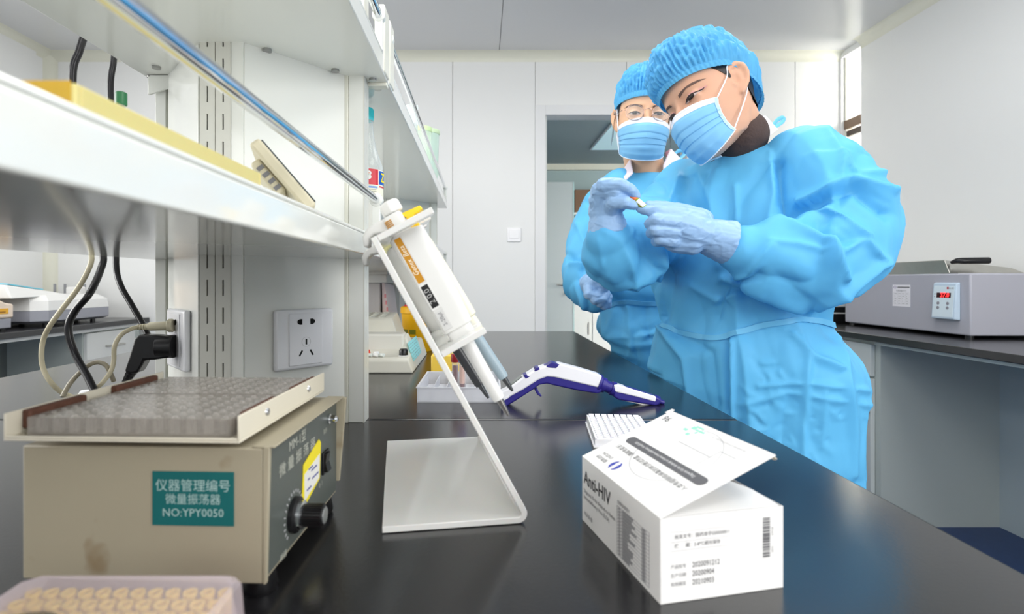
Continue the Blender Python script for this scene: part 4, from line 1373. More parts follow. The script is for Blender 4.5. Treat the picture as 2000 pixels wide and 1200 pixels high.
for y in (T0, T0 + 0.005, T0 + 0.0105, T1 - 0.0075, T1):
    tbm.box(-0.0003, y - 0.00012, H0, 0, y + 0.00012, H1)
random.seed(3)
for r_ in range(rows):
    z = H0 + (H1 - H0) * (r_ + 0.5) / rows
    tbm.box(-0.0003, T1 - 0.0055, z - 0.0006, 0, T1 - 0.002, z + 0.0006)
    tbm.box(-0.0003, T1 - 0.0088 - random.uniform(0.008, 0.022), z - 0.0008, 0, T1 - 0.0088, z + 0.0008)
    tbm.box(-0.0003, T0 + 0.006, z - 0.0008, 0, T0 + 0.0095, z + 0.0008)
tbm.build('contents_table', mat('table_grey', (150, 150, 152), 0.6), bx, local=True)
# short side print
def fs(x, z):
    return frame((x, -0.0003, z), (1, 0, 0), (0, 0, 1), (0, -1, 0))
ln = MB()
for z in (0.0485, 0.0415, 0.0355):
    ln.box(0.0075, -0.0003, z, 0.052, 0, z + 0.0002)
ln.build('rule_line', ink_pale, bx, local=True)
text('lettering', '批准文号：国药准字S20020011', 0.0032, fs(0.0105, 0.0448), kink, bx, 'LEFT', local=True)
text('lettering', '贮      藏：2-8℃避光保存', 0.0032, fs(0.0105, 0.0385), kink, bx, 'LEFT', local=True)
for z, a_, b_ in ((0.0245, '产品批号', '2020091212'), (0.0185, '生产日期', '20200904'), (0.0125, '有效期至', '20210903')):
    text('lettering', a_, 0.003, fs(0.0075, z), ink_grey, bx, 'LEFT', local=True)
    text('lettering', b_, 0.0054, fs(0.024, z), kink, bx, 'LEFT', local=True, xs=0.8)
bc = MB()
z = 0.0235
while z < 0.0515:
    h_ = random.choice((0.0003, 0.0005, 0.0008, 0.0011))
    bc.box(0.0805, -0.0003, z, 0.0862, 0, z + h_)
    z += h_ + random.choice((0.0003, 0.0004, 0.0007))
bc.build('barcode', kink, bx, local=True)
for z0, s in ((0.0415, '6938'), (0.0285, '204')):
    text('lettering', s, 0.0024, frame((0.0882, -0.0003, z0), (0, 0, 1), (-1, 0, 0), (0, -1, 0)), kink, bx, local=True, spacing=1.3)

# ------------------------------------------------------------------ white 96 well strip plate
wp = thing('strip_plate', 'white ninety six well strip plate lying behind the kit carton', 'microplate', (0.197, 0.768, BZ), R(-6))
wpm = mat('white_polystyrene', (238, 238, 242), 0.3, sub=0.1)
hx, hy = 0.0425, 0.063
b = MB()
b.box(-hx, -hy, 0, hx, hy, 0.0025)
b.box(-hx + 0.002, -hy + 0.002, 0.0025, hx - 0.002, hy - 0.002, 0.0105)
b.box(-hx + 0.002, -hy + 0.002, 0.0105, -hx + 0.0048, hy - 0.002, 0.0135).box(hx - 0.0048, -hy + 0.002, 0.0105, hx - 0.002, hy - 0.002, 0.0135)
b.box(-hx + 0.0048, -hy + 0.002, 0.0105, hx - 0.0048, -hy + 0.005, 0.0115)
b.build('plate_frame', wpm, wp, local=True, bevel=0.0005)
for i in range(8):
    x = -hx + 0.0048 + 0.00405 + i * (2 * hx - 0.0177) / 7
    sb = MB()
    for j in range(12):
        y = -hy + 0.010 + j * (2 * hy - 0.02) / 11
        sb.lathe([(0.0041, 0.0106), (0.0043, 0.0138), (0.0035, 0.0140), (0.0031, 0.0112), (0.0001, 0.011)], 12, Matrix.Translation((x, y, 0)), cap=False)
    sb.box(x - 0.0038, hy - 0.006, 0.0106, x + 0.0038, hy - 0.0015, 0.0150)
    sb.build('well_strip', wpm, wp, local=True, smooth=40)

# ------------------------------------------------------------------ clear tube tray and its tubes
ct = thing('tube_tray', 'clear frosted plastic tray behind the pipette stand', 'tray', (-0.04, 1.06, BZ), R(-1))
frost = sheer('frosted_tray', (232, 234, 240), 0.45, 0.3)
hx, hy, h_ = 0.075, 0.085, 0.028
b = MB()
t2 = 0.0016
b.box(-hx, -hy, 0, hx, hy, t2)
b.box(-hx, -hy, t2, hx, -hy + t2, h_).box(-hx, hy - t2, t2, hx, hy, h_).box(-hx, -hy + t2, t2, -hx + t2, hy - t2, h_).box(hx - t2, -hy + t2, t2, hx, hy - t2, h_)
b.build('tray_wall', frost, ct, local=True)
b = MB()
for k in range(1, 6):
    x = -hx + k * 2 * hx / 6
    b.box(x - 0.0005, -hy + t2, t2, x + 0.0005, hy - t2, 0.02)
b.build('divider', frost, ct, local=True)
b = MB()
b.box(-hx - 0.002, -hy - 0.002, h_ - 0.002, hx + 0.002, -hy, h_).box(-hx - 0.002, hy, h_ - 0.002, hx + 0.002, hy + 0.002, h_).box(-hx - 0.002, -hy, h_ - 0.002, -hx, hy, h_).box(hx, -hy, h_ - 0.002, hx + 0.002, hy, h_)
b.build('tray_rim', frost, ct, local=True)
blood = mat('blood', (110, 20, 26), 0.2)
serum = mat('serum_pink', (222, 178, 160), 0.2)
tubeg = sheer('tube_clear', (238, 240, 242), 0.8, 0.05)
for px, Y, c_, lab in ((903, 1.03, (118, 70, 200), 'blood tube with purple cap standing in the clear tray'), (889, 1.06, (150, 26, 34), 'blood tube with dark red cap beside the purple capped one')):
    x = at(px, 700, Y).x
    zt = at(px, 692, Y).z
    t = thing('blood_tube', lab, 'tube', (x, Y, BZ + 0.002))
    Mt = Matrix.Translation((x, Y, 0))
    z_ = BZ + 0.0026
    MB().lathe([(0.001, z_), (0.0045, z_ + 0.001), (0.0064, z_ + 0.005), (0.0064, zt - 0.014), (0.0058, zt - 0.014)], 20, Mt).build('tube_glass', tubeg, t, smooth=50)
    MB().lathe([(0.001, z_ + 0.0008), (0.0056, z_ + 0.005), (0.0056, z_ + 0.022), (0.0001, z_ + 0.022)], 20, Mt).build('blood_cells', blood, t, smooth=50)
    MB().lathe([(0.0056, z_ + 0.0222), (0.0056, zt - 0.022), (0.0001, zt - 0.022)], 20, Mt).build('plasma', serum if px == 903 else blood, t, smooth=50)
    MB().lathe([(0.0078, zt - 0.0155), (0.0082, zt - 0.0145), (0.0082, zt - 0.001), (0.0074, zt), (0.0001, zt - 0.001)], 24, Mt).build('cap', mat('cap%d' % c_[0], c_, 0.4), t, smooth=40)

# yellow boxes further back
t = thing('yellow_tip_rack', 'yellow tip rack half hidden behind the pipette stand', 'rack', (-0.055, 1.33, BZ))
yb = mat('rack_yellow', (238, 202, 82), 0.4)
MB().box(-0.12, 1.28, BZ, 0.0, 1.38, BZ + 0.045).build('rack_base', yb, t, bevel=0.004)
b = MB()
for i in range(8):
    for j in range(6):
        b.cyl((-0.11 + i * 0.0143, 1.289 + j * 0.0165, BZ + 0.045), (-0.11 + i * 0.0143, 1.289 + j * 0.0165, BZ + 0.05), 0.0055, n=10)
b.build('tube_collar', mat('rack_yellow_pale', (242, 216, 120), 0.4), t)

# sharps bin
sbm = mat('sharps_yellow', (244, 186, 14), 0.35, sub=0.1)
bx_, by_ = at(818, 600, 1.72).x, 1.72
t = thing('sharps_bin', 'yellow sharps bin with red lid standing beside the beige block', 'bin', (bx_, by_, BZ))
Mt = Matrix.Translation((bx_, by_, BZ))
MB().lathe([(0.0001, 0.0), (0.044, 0.0), (0.047, 0.004), (0.055, 0.118), (0.058, 0.12), (0.058, 0.137), (0.054, 0.141), (0.0001, 0.141)], 40, Mt).build('bin_body', sbm, t, smooth=40)
MB().lathe([(0.046, 0.141), (0.046, 0.146), (0.026, 0.149), (0.024, 0.158), (0.0001, 0.158)], 36, Mt).build('lid', mat('red_lid', (206, 34, 40), 0.4), t, smooth=40)
b = MB()
for a0 in (-150, -118):
    for k in range(8):
        g0, g1 = R(a0 + k * 3), R(a0 + k * 3 + 3)
        b.add([Mt @ V((r_ * cos(g), r_ * sin(g), z)) for g in (g0, g1) for r_, z in ((0.0513, 0.055), (0.0523, 0.07))], [(0, 2, 3, 1)])
b.build('label_print', mat('olive_print', (120, 120, 20), 0.5), t)

# ------------------------------------------------------------------ beige rotator block with knob
bm_ = mat('block_beige', (216, 214, 202), 0.4)
RX, RY = -0.163, 1.283
rb = thing('tube_mixer', 'beige stepped tube mixer with black knob at the foot of the rack', 'mixer', (-0.27, 1.45, BZ))
prof = [(0.0, 0.0), (0.0, 0.031), (0.006, 0.037), (0.052, 0.040), (0.058, 0.045), (0.07, 0.075), (0.084, 0.084), (0.12, 0.086), (0.13, 0.078), (0.14, 0.056), (0.15, 0.052), (0.335, 0.052), (0.34, 0.048), (0.34, 0.0)]
b = MB()
n_ = len(prof)
L0 = [(-0.40, RY + y, BZ + z) for y, z in prof]
R0 = [(RX - z * 0.32 - (0.006 if z > 0.1 else 0), RY + y, BZ + z) for y, z in prof]
b.loft([L0, R0])
b.build('housing', bm_, rb, bevel=0.004, seg=3)
b = MB()
prr = [(0.165, 0.045), (0.172, 0.075), (0.21, 0.080), (0.218, 0.114), (0.226, 0.119), (0.335, 0.128), (0.34, 0.124), (0.34, 0.045)]
b.loft([[(-0.40, RY + y, BZ + z) for y, z in prr], [(-0.205 - z * 0.38, RY + y, BZ + z) for y, z in prr]])
b.build('tube_block', bm_, rb, bevel=0.004, seg=3)
RM = frame((RX - 0.049 - 0.0055, RY + 0.076, BZ + 0.06), (0, 1, 0), (0, 0, 1), (1, 0, 0))
b = MB()
b.box(-0.33, RY + 0.060, BZ + 0.0455, RX - 0.032, RY + 0.125, BZ + 0.0885)
rd = b.build('roller_cover', mat('block_light', (222, 221, 212), 0.35), rb, bevel=0.006, seg=4)
b = MB()
b.box(RX - 0.034, RY + 0.078, BZ + 0.062, RX - 0.0315, RY + 0.114, BZ + 0.074)
b.build('nameplate', mat('plate_silver', (196, 196, 192), 0.3), rb)
MB(frame((RX - 0.0314, RY + 0.096, BZ + 0.068), (0, 1, 0), (0, 0, 1), (1, 0, 0))).box(-0.015, -0.002, 0, -0.008, 0.002, 0.0003).box(-0.005, -0.0007, 0, 0.014, 0.0007, 0.0003).build('nameplate_print', ink, rb)
# cyan note on the slanted end
sl = V((-0.32, 0, 1)).normalized()
nn = V((1, 0, 0.32)).normalized()
NM = frame((RX - 0.0135 + 0.0008, RY + 0.14, BZ + 0.042), (0, 1, 0), sl, nn)
nt_ = MB(NM).box(-0.085, -0.022, -0.0002, 0.09, 0.026, 0.0006).build('cyan_note', mat('note_cyan', (150, 220, 224), 0.6), rb)
b = MB(NM)
random.seed(5)
for r_ in range(6):
    x = -0.078
    while x < 0.07:
        l_ = random.uniform(0.006, 0.018)
        b.box(x, 0.018 - r_ * 0.007, 0.0006, x + l_, 0.0192 - r_ * 0.007, 0.0008)
        x += l_ + random.uniform(0.004, 0.02)
b.build('note_print', ink_grey, rb)
kx, kyy = at(788, 697, 1.31).x, 1.312
b = MB()
b.lathe([(0.0135, 0.038), (0.0135, 0.0405)], 24, Matrix.Translation((kx, kyy, BZ)))
b.build('dial_plate', mat('dial_white', (230, 230, 228), 0.4), rb)
b = MB()
b.lathe([(0.011, 0.0405), (0.011, 0.051), (0.009, 0.0555), (0.0001, 0.056)], 12, Matrix.Translation((kx, kyy, BZ)))
b.build('knob', black_p, rb, bevel=0.0008)
b = MB()
for i in range(5):
    for j in range(4):
        x, y = -0.385 + i * 0.026, RY + 0.235 + j * 0.027
        z = BZ + 0.118 + (y - RY - 0.218) * 0.0855
        b.lathe([(0.0095, z - 0.001), (0.0095, z + 0.0022), (0.0075, z + 0.0022), (0.007, z - 0.0005), (0.0001, z - 0.0005)], 14, Matrix.Translation((x, y, 0)), cap=False)
b.build('tube_well', mat('well_grey', (190, 190, 180), 0.5), rb, smooth=40)
# vials and caps on the ledge
for px, py, Y, c_, lab, r_, hh in ((718, 694, 1.31, (226, 64, 40), 'red cap lying on the ledge of the beige mixer', 0.007, 0.012), (735, 697, 1.305, (240, 240, 238), 'white flip cap lying on the ledge of the beige mixer', 0.007, 0.009)):
    p = at(px, py, Y)
    z = BZ + 0.041
    tag(MB().lathe([(r_, z - 0.001), (r_ * 1.1, z + 0.001), (r_ * 0.8, z + hh), (0.0001, z + hh)], 18, Matrix.Translation((p.x, Y, 0))).build('loose_stopper', mat('cap_%d' % c_[1], c_, 0.4), smooth=40), lab, 'cap')
for q, px in enumerate((712, 722, 733, 745)):
    p = at(px, 694, 1.296)
    z = BZ + 0.0425
    o = MB()
    o.cyl((p.x - 0.006, 1.296 + q * 0.0015, z), (p.x + 0.006, 1.296 - q * 0.001, z), 0.0042, 0.0045, 12)
    tag(o.build('small_tube', mat('tube_white%d' % (q % 2), ((240, 240, 236), (226, 232, 226))[q % 2], 0.35), smooth=40),
        ('white sample tube lying at left end of the mixer ledge', 'pale sample tube second on the mixer ledge', 'white sample tube third on the mixer ledge', 'pale sample tube nearest the black knob on the ledge')[q], 'tube')

# box file, leaflet and cartons under the far shelf
tag(MB().box(-0.50, 1.78, BZ, at(745, 600, 1.80).x, 2.04, at(745, 553, 1.80).z).build('grey_box_file', mat('file_grey', (186, 184, 184), 0.5), bevel=0.003), 'grey upright box file under the far shelf', 'box file')
zt = at(745, 553, 1.80).z
M = frame((at(748, 600, 1.79).x, 1.79, BZ), (0.12, 0, 0.0), (-0.03, 0.55, 0), (0, 0, 1))
b = MB()
b.add([(-0.326, 1.785, BZ), (-0.296, 1.79, BZ), (-0.322, 1.79, BZ + 0.215), (-0.33, 1.785, BZ + 0.215), (-0.326, 1.98, BZ), (-0.296, 1.985, BZ), (-0.322, 1.985, BZ + 0.205), (-0.33, 1.98, BZ + 0.205)],
      [(0, 1, 2, 3), (4, 7, 6, 5), (0, 4, 5, 1), (1, 5, 6, 2), (2, 6, 7, 3), (3, 7, 4, 0)])
lf = thing('leaflet', 'pale pink folded leaflet leaning against the grey box file', 'leaflet', (-0.31, 1.87, BZ))
b.build('cover', mat('leaflet_pink', (236, 222, 222), 0.5), lf)
b = MB()
for k in range(4):
    b.box(-0.3215 + k * 0.0035 - 0.0005, 1.7865, BZ + 0.165 - k * 0.022, -0.3165 + k * 0.003, 1.7885, BZ + 0.178 - k * 0.022)
b.build('cover_print', mat('leaflet_rose', (228, 150, 158), 0.5), lf)
for k, (xa, xb, za, zb, lab) in enumerate(((-0.45, at(755, 540, 1.83).x, zt + 0.0005, at(755, 537.5, 1.83).z, 'white flat carton with red end lying on the grey box file'),
                                           (-0.46, at(757, 530, 1.83).x, at(755, 537.5, 1.83).z + 0.0006, at(755, 521, 1.83).z, 'white carton with red edge, topmost on the grey box file'))):
    t = thing('reagent_box', lab, 'carton', ((xa + xb) / 2, 1.9, za))
    MB().box(xa + 0.05, 1.83, za, xb, 2.0, zb).build('carton', mat('carton_white', (236, 236, 230), 0.5), t, bevel=0.0015)
    MB().box(xa, 1.829, za, xa + 0.05, 2.001, za + (zb - za) * 0.5).build('red_end', mat('red_board', (188, 30, 40), 0.5), t)
    MB().box(xa, 1.829, za + (zb - za) * 0.5, xa + 0.05, 2.001, zb).build('white_end', mat('carton_white', (236, 236, 230), 0.5), t)

# ------------------------------------------------------------------ water bath on the right counter
bath_m = mat('bath_grey', (172, 172, 182), 0.42)
wbth = thing('water_bath', 'grey water bath with steel gable lid and red display on right counter', 'water bath', (2.02, 2.4, BZ))
BX, BY0, BY1, z0, z1 = 1.86, 2.044, 2.75, BZ + 0.012, CZ + 0.031
MB().box(BX, BY0, z0, 2.192, BY1, z1).build('housing', bath_m, wbth, bevel=0.006, seg=3)
for x, y in ((1.88, 2.07), (2.17, 2.07), (1.88, 2.72), (2.17, 2.72)):
    MB().cyl((x, y, BZ), (x, y, z0), 0.014, n=14).build('foot', black_p, wbth)
b = MB()
lx0, lx1, ly0, ly1 = BX + 0.014, 2.18, 2.15, 2.7
b.add([(lx0, ly0, z1), (lx1, ly0, z1), (lx1, ly1, z1), (lx0, ly1, z1), (lx0 + 0.004, ly0 + 0.03, z1 + 0.056), (lx1 - 0.03, ly0 + 0.03, z1 + 0.024), (lx1 - 0.03, ly1 - 0.03, z1 + 0.024), (lx0 + 0.004, ly1 - 0.03, z1 + 0.056)],
      [(0, 3, 2, 1), (4, 5, 6, 7), (0, 1, 5, 4), (1, 2, 6, 5), (2, 3, 7, 6), (3, 0, 4, 7)])
ld = b.build('lid', steel, wbth, bevel=0.002)
MB().box(BX + 0.006, BY0 + 0.06, z1, 2.188, BY1 - 0.02, z1 + 0.003).build('rim', steel, wbth)
hz = CZ + 0.082
b = MB()
b.tube([(lx0 + 0.02, 2.165, hz - 0.006), (lx0 + 0.024, 2.145, hz), (lx0 + 0.035, 2.135, hz), (lx0 + 0.14, 2.135, hz + 0.001)], [0.007, 0.011, 0.0125, 0.0135], 16)
b.build('lid_handle', black_p, ld, smooth=50)
MB().cyl((lx0 + 0.14, 2.135, hz + 0.001), (lx0 + 0.1445, 2.135, hz + 0.001), 0.013, 0.009, 16).build('handle_end', chrome, ld, smooth=40)
# control pod
y0_, y1_ = 2.2, 2.085
zz0, zz1 = 0.868, 1.017
b = MB()
b.add([(BX, y1_, zz0), (BX, y0_, zz0), (BX, y0_, zz1), (BX, y1_, zz1), (BX - 0.024, y1_ + 0.004, zz0 + 0.003), (BX - 0.024, y0_ - 0.004, zz0 + 0.003), (BX - 0.014, y0_ - 0.004, zz1 - 0.006), (BX - 0.014, y1_ + 0.004, zz1 - 0.006)],
      [(0, 1, 2, 3), (4, 7, 6, 5), (0, 4, 5, 1), (1, 5, 6, 2), (2, 6, 7, 3), (3, 7, 4, 0)])
pod = b.build('control_pod', mat('pod_blue', (188, 206, 222), 0.4), wbth, bevel=0.004, seg=3)
up = V((0.010, 0, zz1 - zz0 - 0.009)).normalized()
PN = V((-up.z, 0, up.x))
PC = V((BX - 0.019, (y0_ + y1_) / 2, (zz0 + zz1) / 2 - 0.0015))
CM = frame(PC, (0, -1, 0), up, V((0, -1, 0)).cross(up))
MB(CM).box(-0.047, -0.062, 0, 0.047, 0.062, 0.001).build('keypad', mat('keypad_pale', (214, 228, 236), 0.35), pod)
MB(CM).box(-0.032, 0.014, 0.001, 0.034, 0.034, 0.0014).build('display', mat('display_dark', (60, 8, 12), 0.15), pod)
text('digits', '37.0', 0.024, CM @ Matrix.Translation((0.006, 0.024, 0.0016)), mat('led_red', (255, 40, 40), 0.4, emit=3.0), pod, bold=0.0006)
text('lettering', '■', 0.012, CM @ Matrix.Translation((0.018, 0.052, 0.0013)), mat('pod_red', (190, 60, 66), 0.5), pod)
text('lettering', 'DK-8D', 0.009, CM @ Matrix.Translation((0.033, 0.0515, 0.0013)), ink_grey, pod)
for dx in (-0.022, 0.022):
    for dy in (-0.008, -0.026):
        MB().lathe([(0.0062, 0.001), (0.006, 0.0022), (0.0001, 0.0023)], 18, CM @ Matrix.Translation((dx, dy, 0))).build('button', mat('button_grey', (140, 138, 146), 0.4), pod)
for dy in (0.028, 0.018):
    MB(CM).box(-0.042, dy - 0.002, 0.001, -0.039, dy + 0.002, 0.0014).build('indicator_lamp', ink, pod)
# record sheet stuck on the front
SM = frame((BX - 0.0004, (2.435 + 2.325) / 2, 0.957), (0, -1, 0), (0, 0, 1), (-1, 0, 0))
pl_ = MB(SM).box(-0.05, -0.048, -0.0003, 0.05, 0.048, 0.0003).build('record_sheet', mat('sheet_white', (232, 230, 236), 0.6), wbth)
b = MB(SM)
for k in range(6):
    b.box(-0.044, -0.040 + k * 0.0108, 0.0003, 0.044, -0.0394 + k * 0.0108, 0.0005)
for x in (-0.044, -0.022, 0.0, 0.022, 0.0434):
    b.box(x, -0.040, 0.0003, x + 0.0006, 0.0146, 0.0005)
random.seed(11)
for k in range(5):
    for j in range(4):
        l_ = random.uniform(0.006, 0.016)
        b.box(-0.040 + j * 0.022, -0.0365 + k * 0.0108, 0.0003, -0.040 + j * 0.022 + l_, -0.033 + k * 0.0108, 0.0005)
b.build('sheet_table', ink_pale, pl_)
text('lettering', '仪器设备状态卡', 0.0085, SM @ Matrix.Translation((0.0, 0.021, 0.0005)), ink_grey, pl_)
b = MB(SM)
for g in range(14):
    a0, a1 = 2 * pi * g / 14, 2 * pi * (g + 0.7) / 14
    b.add([(-0.036 + r_ * 1.5 * cos(a_), 0.037 + r_ * sin(a_), 0.0005) for a_ in (a0, a1) for r_ in (0.0035, 0.006)], [(0, 1, 3, 2)])
b.build('sheet_logo', mat('sheet_purple', (120, 96, 150), 0.6), pl_)
MB(SM).box(-0.022, 0.034, 0.0003, 0.046, 0.040, 0.0005).build('sheet_heading', ink_grey, pl_)
# small analyser at the far end of the right counter
t = thing('small_analyser', 'small white box on black bases left of the water bath', 'analyser', (1.98, 2.92, BZ))
MB().box(1.84, 2.82, BZ, 2.16, 3.05, BZ + 0.05).build('black_base', black_p, t, bevel=0.003)
MB().box(1.84, 2.82, BZ + 0.0505, 2.16, 3.05, BZ + 0.056).build('pale_seam', cabw_m, t)
MB().box(1.84, 2.82, BZ + 0.0565, 2.16, 3.05, BZ + 0.085).build('black_layer', black_p, t, bevel=0.003)
MB().box(1.85, 2.83, BZ + 0.0855, 2.15, 3.04, BZ + 0.15).build('white_case', cabw_m, t, bevel=0.004)
MB().box(1.8492, 2.85, BZ + 0.11, 1.8505, 2.9, BZ + 0.13).build('red_mark', red_l, t)

# ------------------------------------------------------------------ instruments on the left counter
def loft_box(mb, secs):
    """secs: list of (z, x0, x1, y0, y1, chamfer)"""
    rings = []
    for z, x0, x1, y0, y1, c in secs:
        rings.append([(x0 + c, y0, z), (x1 - c, y0, z), (x1, y0 + c, z), (x1, y1 - c, z), (x1 - c, y1, z), (x0 + c, y1, z), (x0, y1 - c, z), (x0, y0 + c, z)])
    return mb.loft(rings)
iw = mat('instrument_white', (232, 232, 230), 0.35)
ig = mat('instrument_grey', (152, 154, 164), 0.4)
t = thing('plate_reader', 'white plate reader with grey base and blue framed screen on left counter', 'plate reader', (-2.3, 2.8, BZ))
loft_box(MB(), [(BZ + 0.016, -2.58, -2.12, 2.58, 3.06, 0.05), (BZ + 0.028, -2.6, -2.1, 2.56, 3.08, 0.05), (BZ + 0.078, -2.6, -2.1, 2.56, 3.08, 0.05)]).build('lower_case', ig, t, smooth=30)
loft_box(MB(), [(BZ + 0.079, -2.6, -2.1, 2.56, 3.08, 0.05), (BZ + 0.125, -2.595, -2.105, 2.565, 3.075, 0.05), (BZ + 0.152, -2.57, -2.13, 2.58, 3.03, 0.05)]).build('upper_case', iw, t, smooth=30)
b = MB()
b.add([(-2.58, 2.45, BZ + 0.14), (-2.14, 2.45, BZ + 0.14), (-2.14, 2.80, BZ + 0.15), (-2.58, 2.80, BZ + 0.15), (-2.56, 2.45, BZ + 0.222), (-2.17, 2.45, BZ + 0.205), (-2.17, 2.72, BZ + 0.168), (-2.56, 2.72, BZ + 0.205)],
      [(0, 3, 2, 1), (4, 5, 6, 7), (0, 1, 5, 4), (1, 2, 6, 5), (2, 3, 7, 6), (3, 0, 4, 7)])
b.build('screen_hood', iw, t, bevel=0.008, seg=3)
q = [V((-2.54, 2.50, BZ + 0.2185)), V((-2.2, 2.50, BZ + 0.2035)), V((-2.2, 2.70, BZ + 0.176)), V((-2.54, 2.70, BZ + 0.2085))]
nq = (q[1] - q[0]).cross(q[3] - q[0]).normalized()
cq = sum(q, V()) / 4
b = MB()
b.add([p + nq * 0.001 for p in q] + [p + nq * 0.006 for p in q], [(3, 2, 1, 0), (4, 5, 6, 7), (0, 1, 5, 4), (1, 2, 6, 5), (2, 3, 7, 6), (3, 0, 4, 7)])
b.build('screen_frame', mat('screen_blue', (110, 200, 224), 0.35), t)
qi = [cq + (p - cq) * 0.86 for p in q]
b = MB()
b.add([p + nq * 0.0055 for p in qi] + [p + nq * 0.0068 for p in qi], [(3, 2, 1, 0), (4, 5, 6, 7), (0, 1, 5, 4), (1, 2, 6, 5), (2, 3, 7, 6), (3, 0, 4, 7)])
b.build('screen', mat('screen_grey', (130, 138, 136), 0.12), t)
for x, y in ((-2.14, 2.96), (-2.14, 2.64), (-2.55, 2.64), (-2.55, 2.98)):
    MB().cyl((x, y, BZ), (x, y, BZ + 0.017), 0.012, n=12).build('foot', black_p, t)
t = thing('plate_washer', 'cream instrument with sloping grey screen and orange strip at left edge', 'plate washer', (-2.3, 2.28, BZ))
oc = mat('washer_cream', (236, 218, 200), 0.4)
loft_box(MB(), [(BZ + 0.012, -2.58, -2.115, 2.05, 2.43, 0.012), (BZ + 0.055, -2.58, -2.115, 2.05, 2.43, 0.012)]).build('lower_case', ig, t, bevel=0.003)
b = MB()
b.prism([(2.05, BZ + 0.056), (2.43, BZ + 0.056), (2.43, BZ + 0.118), (2.39, BZ + 0.124), (2.22, BZ + 0.205), (2.05, BZ + 0.215)], -2.58, -2.112, frame((0, 0, 0), (0, 1, 0), (0, 0, 1), (1, 0, 0)))
b.build('upper_case', oc, t, bevel=0.008, seg=3)
sdir = V((0, 0.17, -0.081)).normalized()
MB(frame((-2.3, 2.305, BZ + 0.166), (1, 0, 0), sdir, V((1, 0, 0)).cross(sdir))).box(-0.15, -0.085, 0, 0.165, 0.085, -0.0 + 0.004).build('screen', mat('screen_dark', (118, 122, 126), 0.12), t, bevel=0.002)
OM = frame((-2.1115, 2.27, BZ + 0.088), (0, 1, 0), (0, 0, 1), (1, 0, 0))
os_ = MB(OM).box(-0.2, -0.012, -0.001, 0.13, 0.012, 0.0008).build('orange_strip', mat('strip_orange', (236, 176, 50), 0.4), t, bevel=0.0005)
text('lettering', '洗板机', 0.016, OM @ Matrix.Translation((0.015, 0.002, 0.0012)), mat('strip_red', (206, 50, 40), 0.5), os_)
MB(OM).box(0.05, -0.006, 0.0008, 0.115, -0.001, 0.0012).box(-0.19, -0.006, 0.0008, -0.04, -0.001, 0.0012).build('strip_print', mat('strip_brown', (150, 100, 30), 0.5), os_)
for x, y in ((-2.14, 2.08), (-2.14, 2.4), (-2.55, 2.08), (-2.55, 2.4)):
    MB().cyl((x, y, BZ), (x, y, BZ + 0.0125), 0.012, n=12).build('foot', black_p, t)
# wash bottle line up behind the reader
for k, (px, lab) in enumerate(((107, 'grey stick standing leftmost behind the white plate reader'), (127, 'grey stick second from the left behind the white plate reader'), (164, 'thicker grey stick at the right behind the white plate reader'))):
    p = at(px, 566, 3.2)
    t = tag(MB().cyl((p.x, 3.2, BZ), (p.x, 3.2, CZ - 0.015), 0.010 if k == 2 else 0.007, n=12).build('glass_rod', mat('rod_grey', (150, 152, 156), 0.4)), lab, 'rod')
tag(MB().box(-2.40, 3.10, BZ + 0.0, -2.32, 3.16, BZ + 0.19).build('white_bottle_cap', iw, bevel=0.01), 'small white box behind the plate reader screen', 'box')

# ================================================================== people
skin = mat('skin', (210, 163, 136), 0.48, sub=0.12, spec=0.35)
skin2 = mat('skin_warm', (220, 176, 144), 0.48, sub=0.12, spec=0.35)
gown_m = mat('gown_blue', (112, 206, 255), 0.5, spec=0.3, thin=0.27, crease=0.22, crease_scale=9)
cap_m = mat('cap_blue', (98, 186, 240), 0.5, noise_amt=0.22, noise_scale=26, spec=0.3, thin=0.3, bump=0.15, bump_scale=70)
glove_m = mat('glove_blue', (150, 186, 226), 0.38, spec=0.4, bump=0.12, bump_scale=45)
mask_m = mat('mask_blue', (136, 200, 244), 0.6, spec=0.25, thin=0.12, bump=0.05, bump_scale=900)
maskw_m = mat('mask_white', (236, 240, 250), 0.6, spec=0.25)
brow_m = mat('brow_hair', (98, 76, 68), 0.8)
hair_m = mat('black_hair', (26, 22, 22), 0.45)
iris_m = mat('iris_dark', (30, 20, 18), 0.12)
sclera_m = mat('sclera', (196, 178, 174), 0.25)
lash_m = mat('lash', (34, 18, 22), 0.6)
tie_m = mat('gown_tie', (120, 206, 246), 0.5, thin=0.2)


def lerp_table(tab, x):
    for a, b in zip(tab, tab[1:]):
        if x <= b[0]:
            t = max(0, min(1, (x - a[0]) / (b[0] - a[0])))
            t = t * t * (3 - 2 * t) * 0.5 + t * 0.5
            return [p + (q - p) * t for p, q in zip(a[1:], b[1:])]
    return list(tab[-1][1:])


HEAD = [(-.119, .014, -.078, -.045), (-.113, .030, -.090, -.03), (-.10, .041, -.094, .0), (-.08, .051, -.093, .03), (-.05, .061, -.092, .06), (-.02, .067, -.091, .08), (0, .069, -.089, .09),
        (.03, .0715, -.093, .096), (.06, .072, -.092, .097), (.085, .066, -.082, .09), (.105, .052, -.06, .072), (.118, .032, -.03, .045), (.123, .008, -.005, .015)]


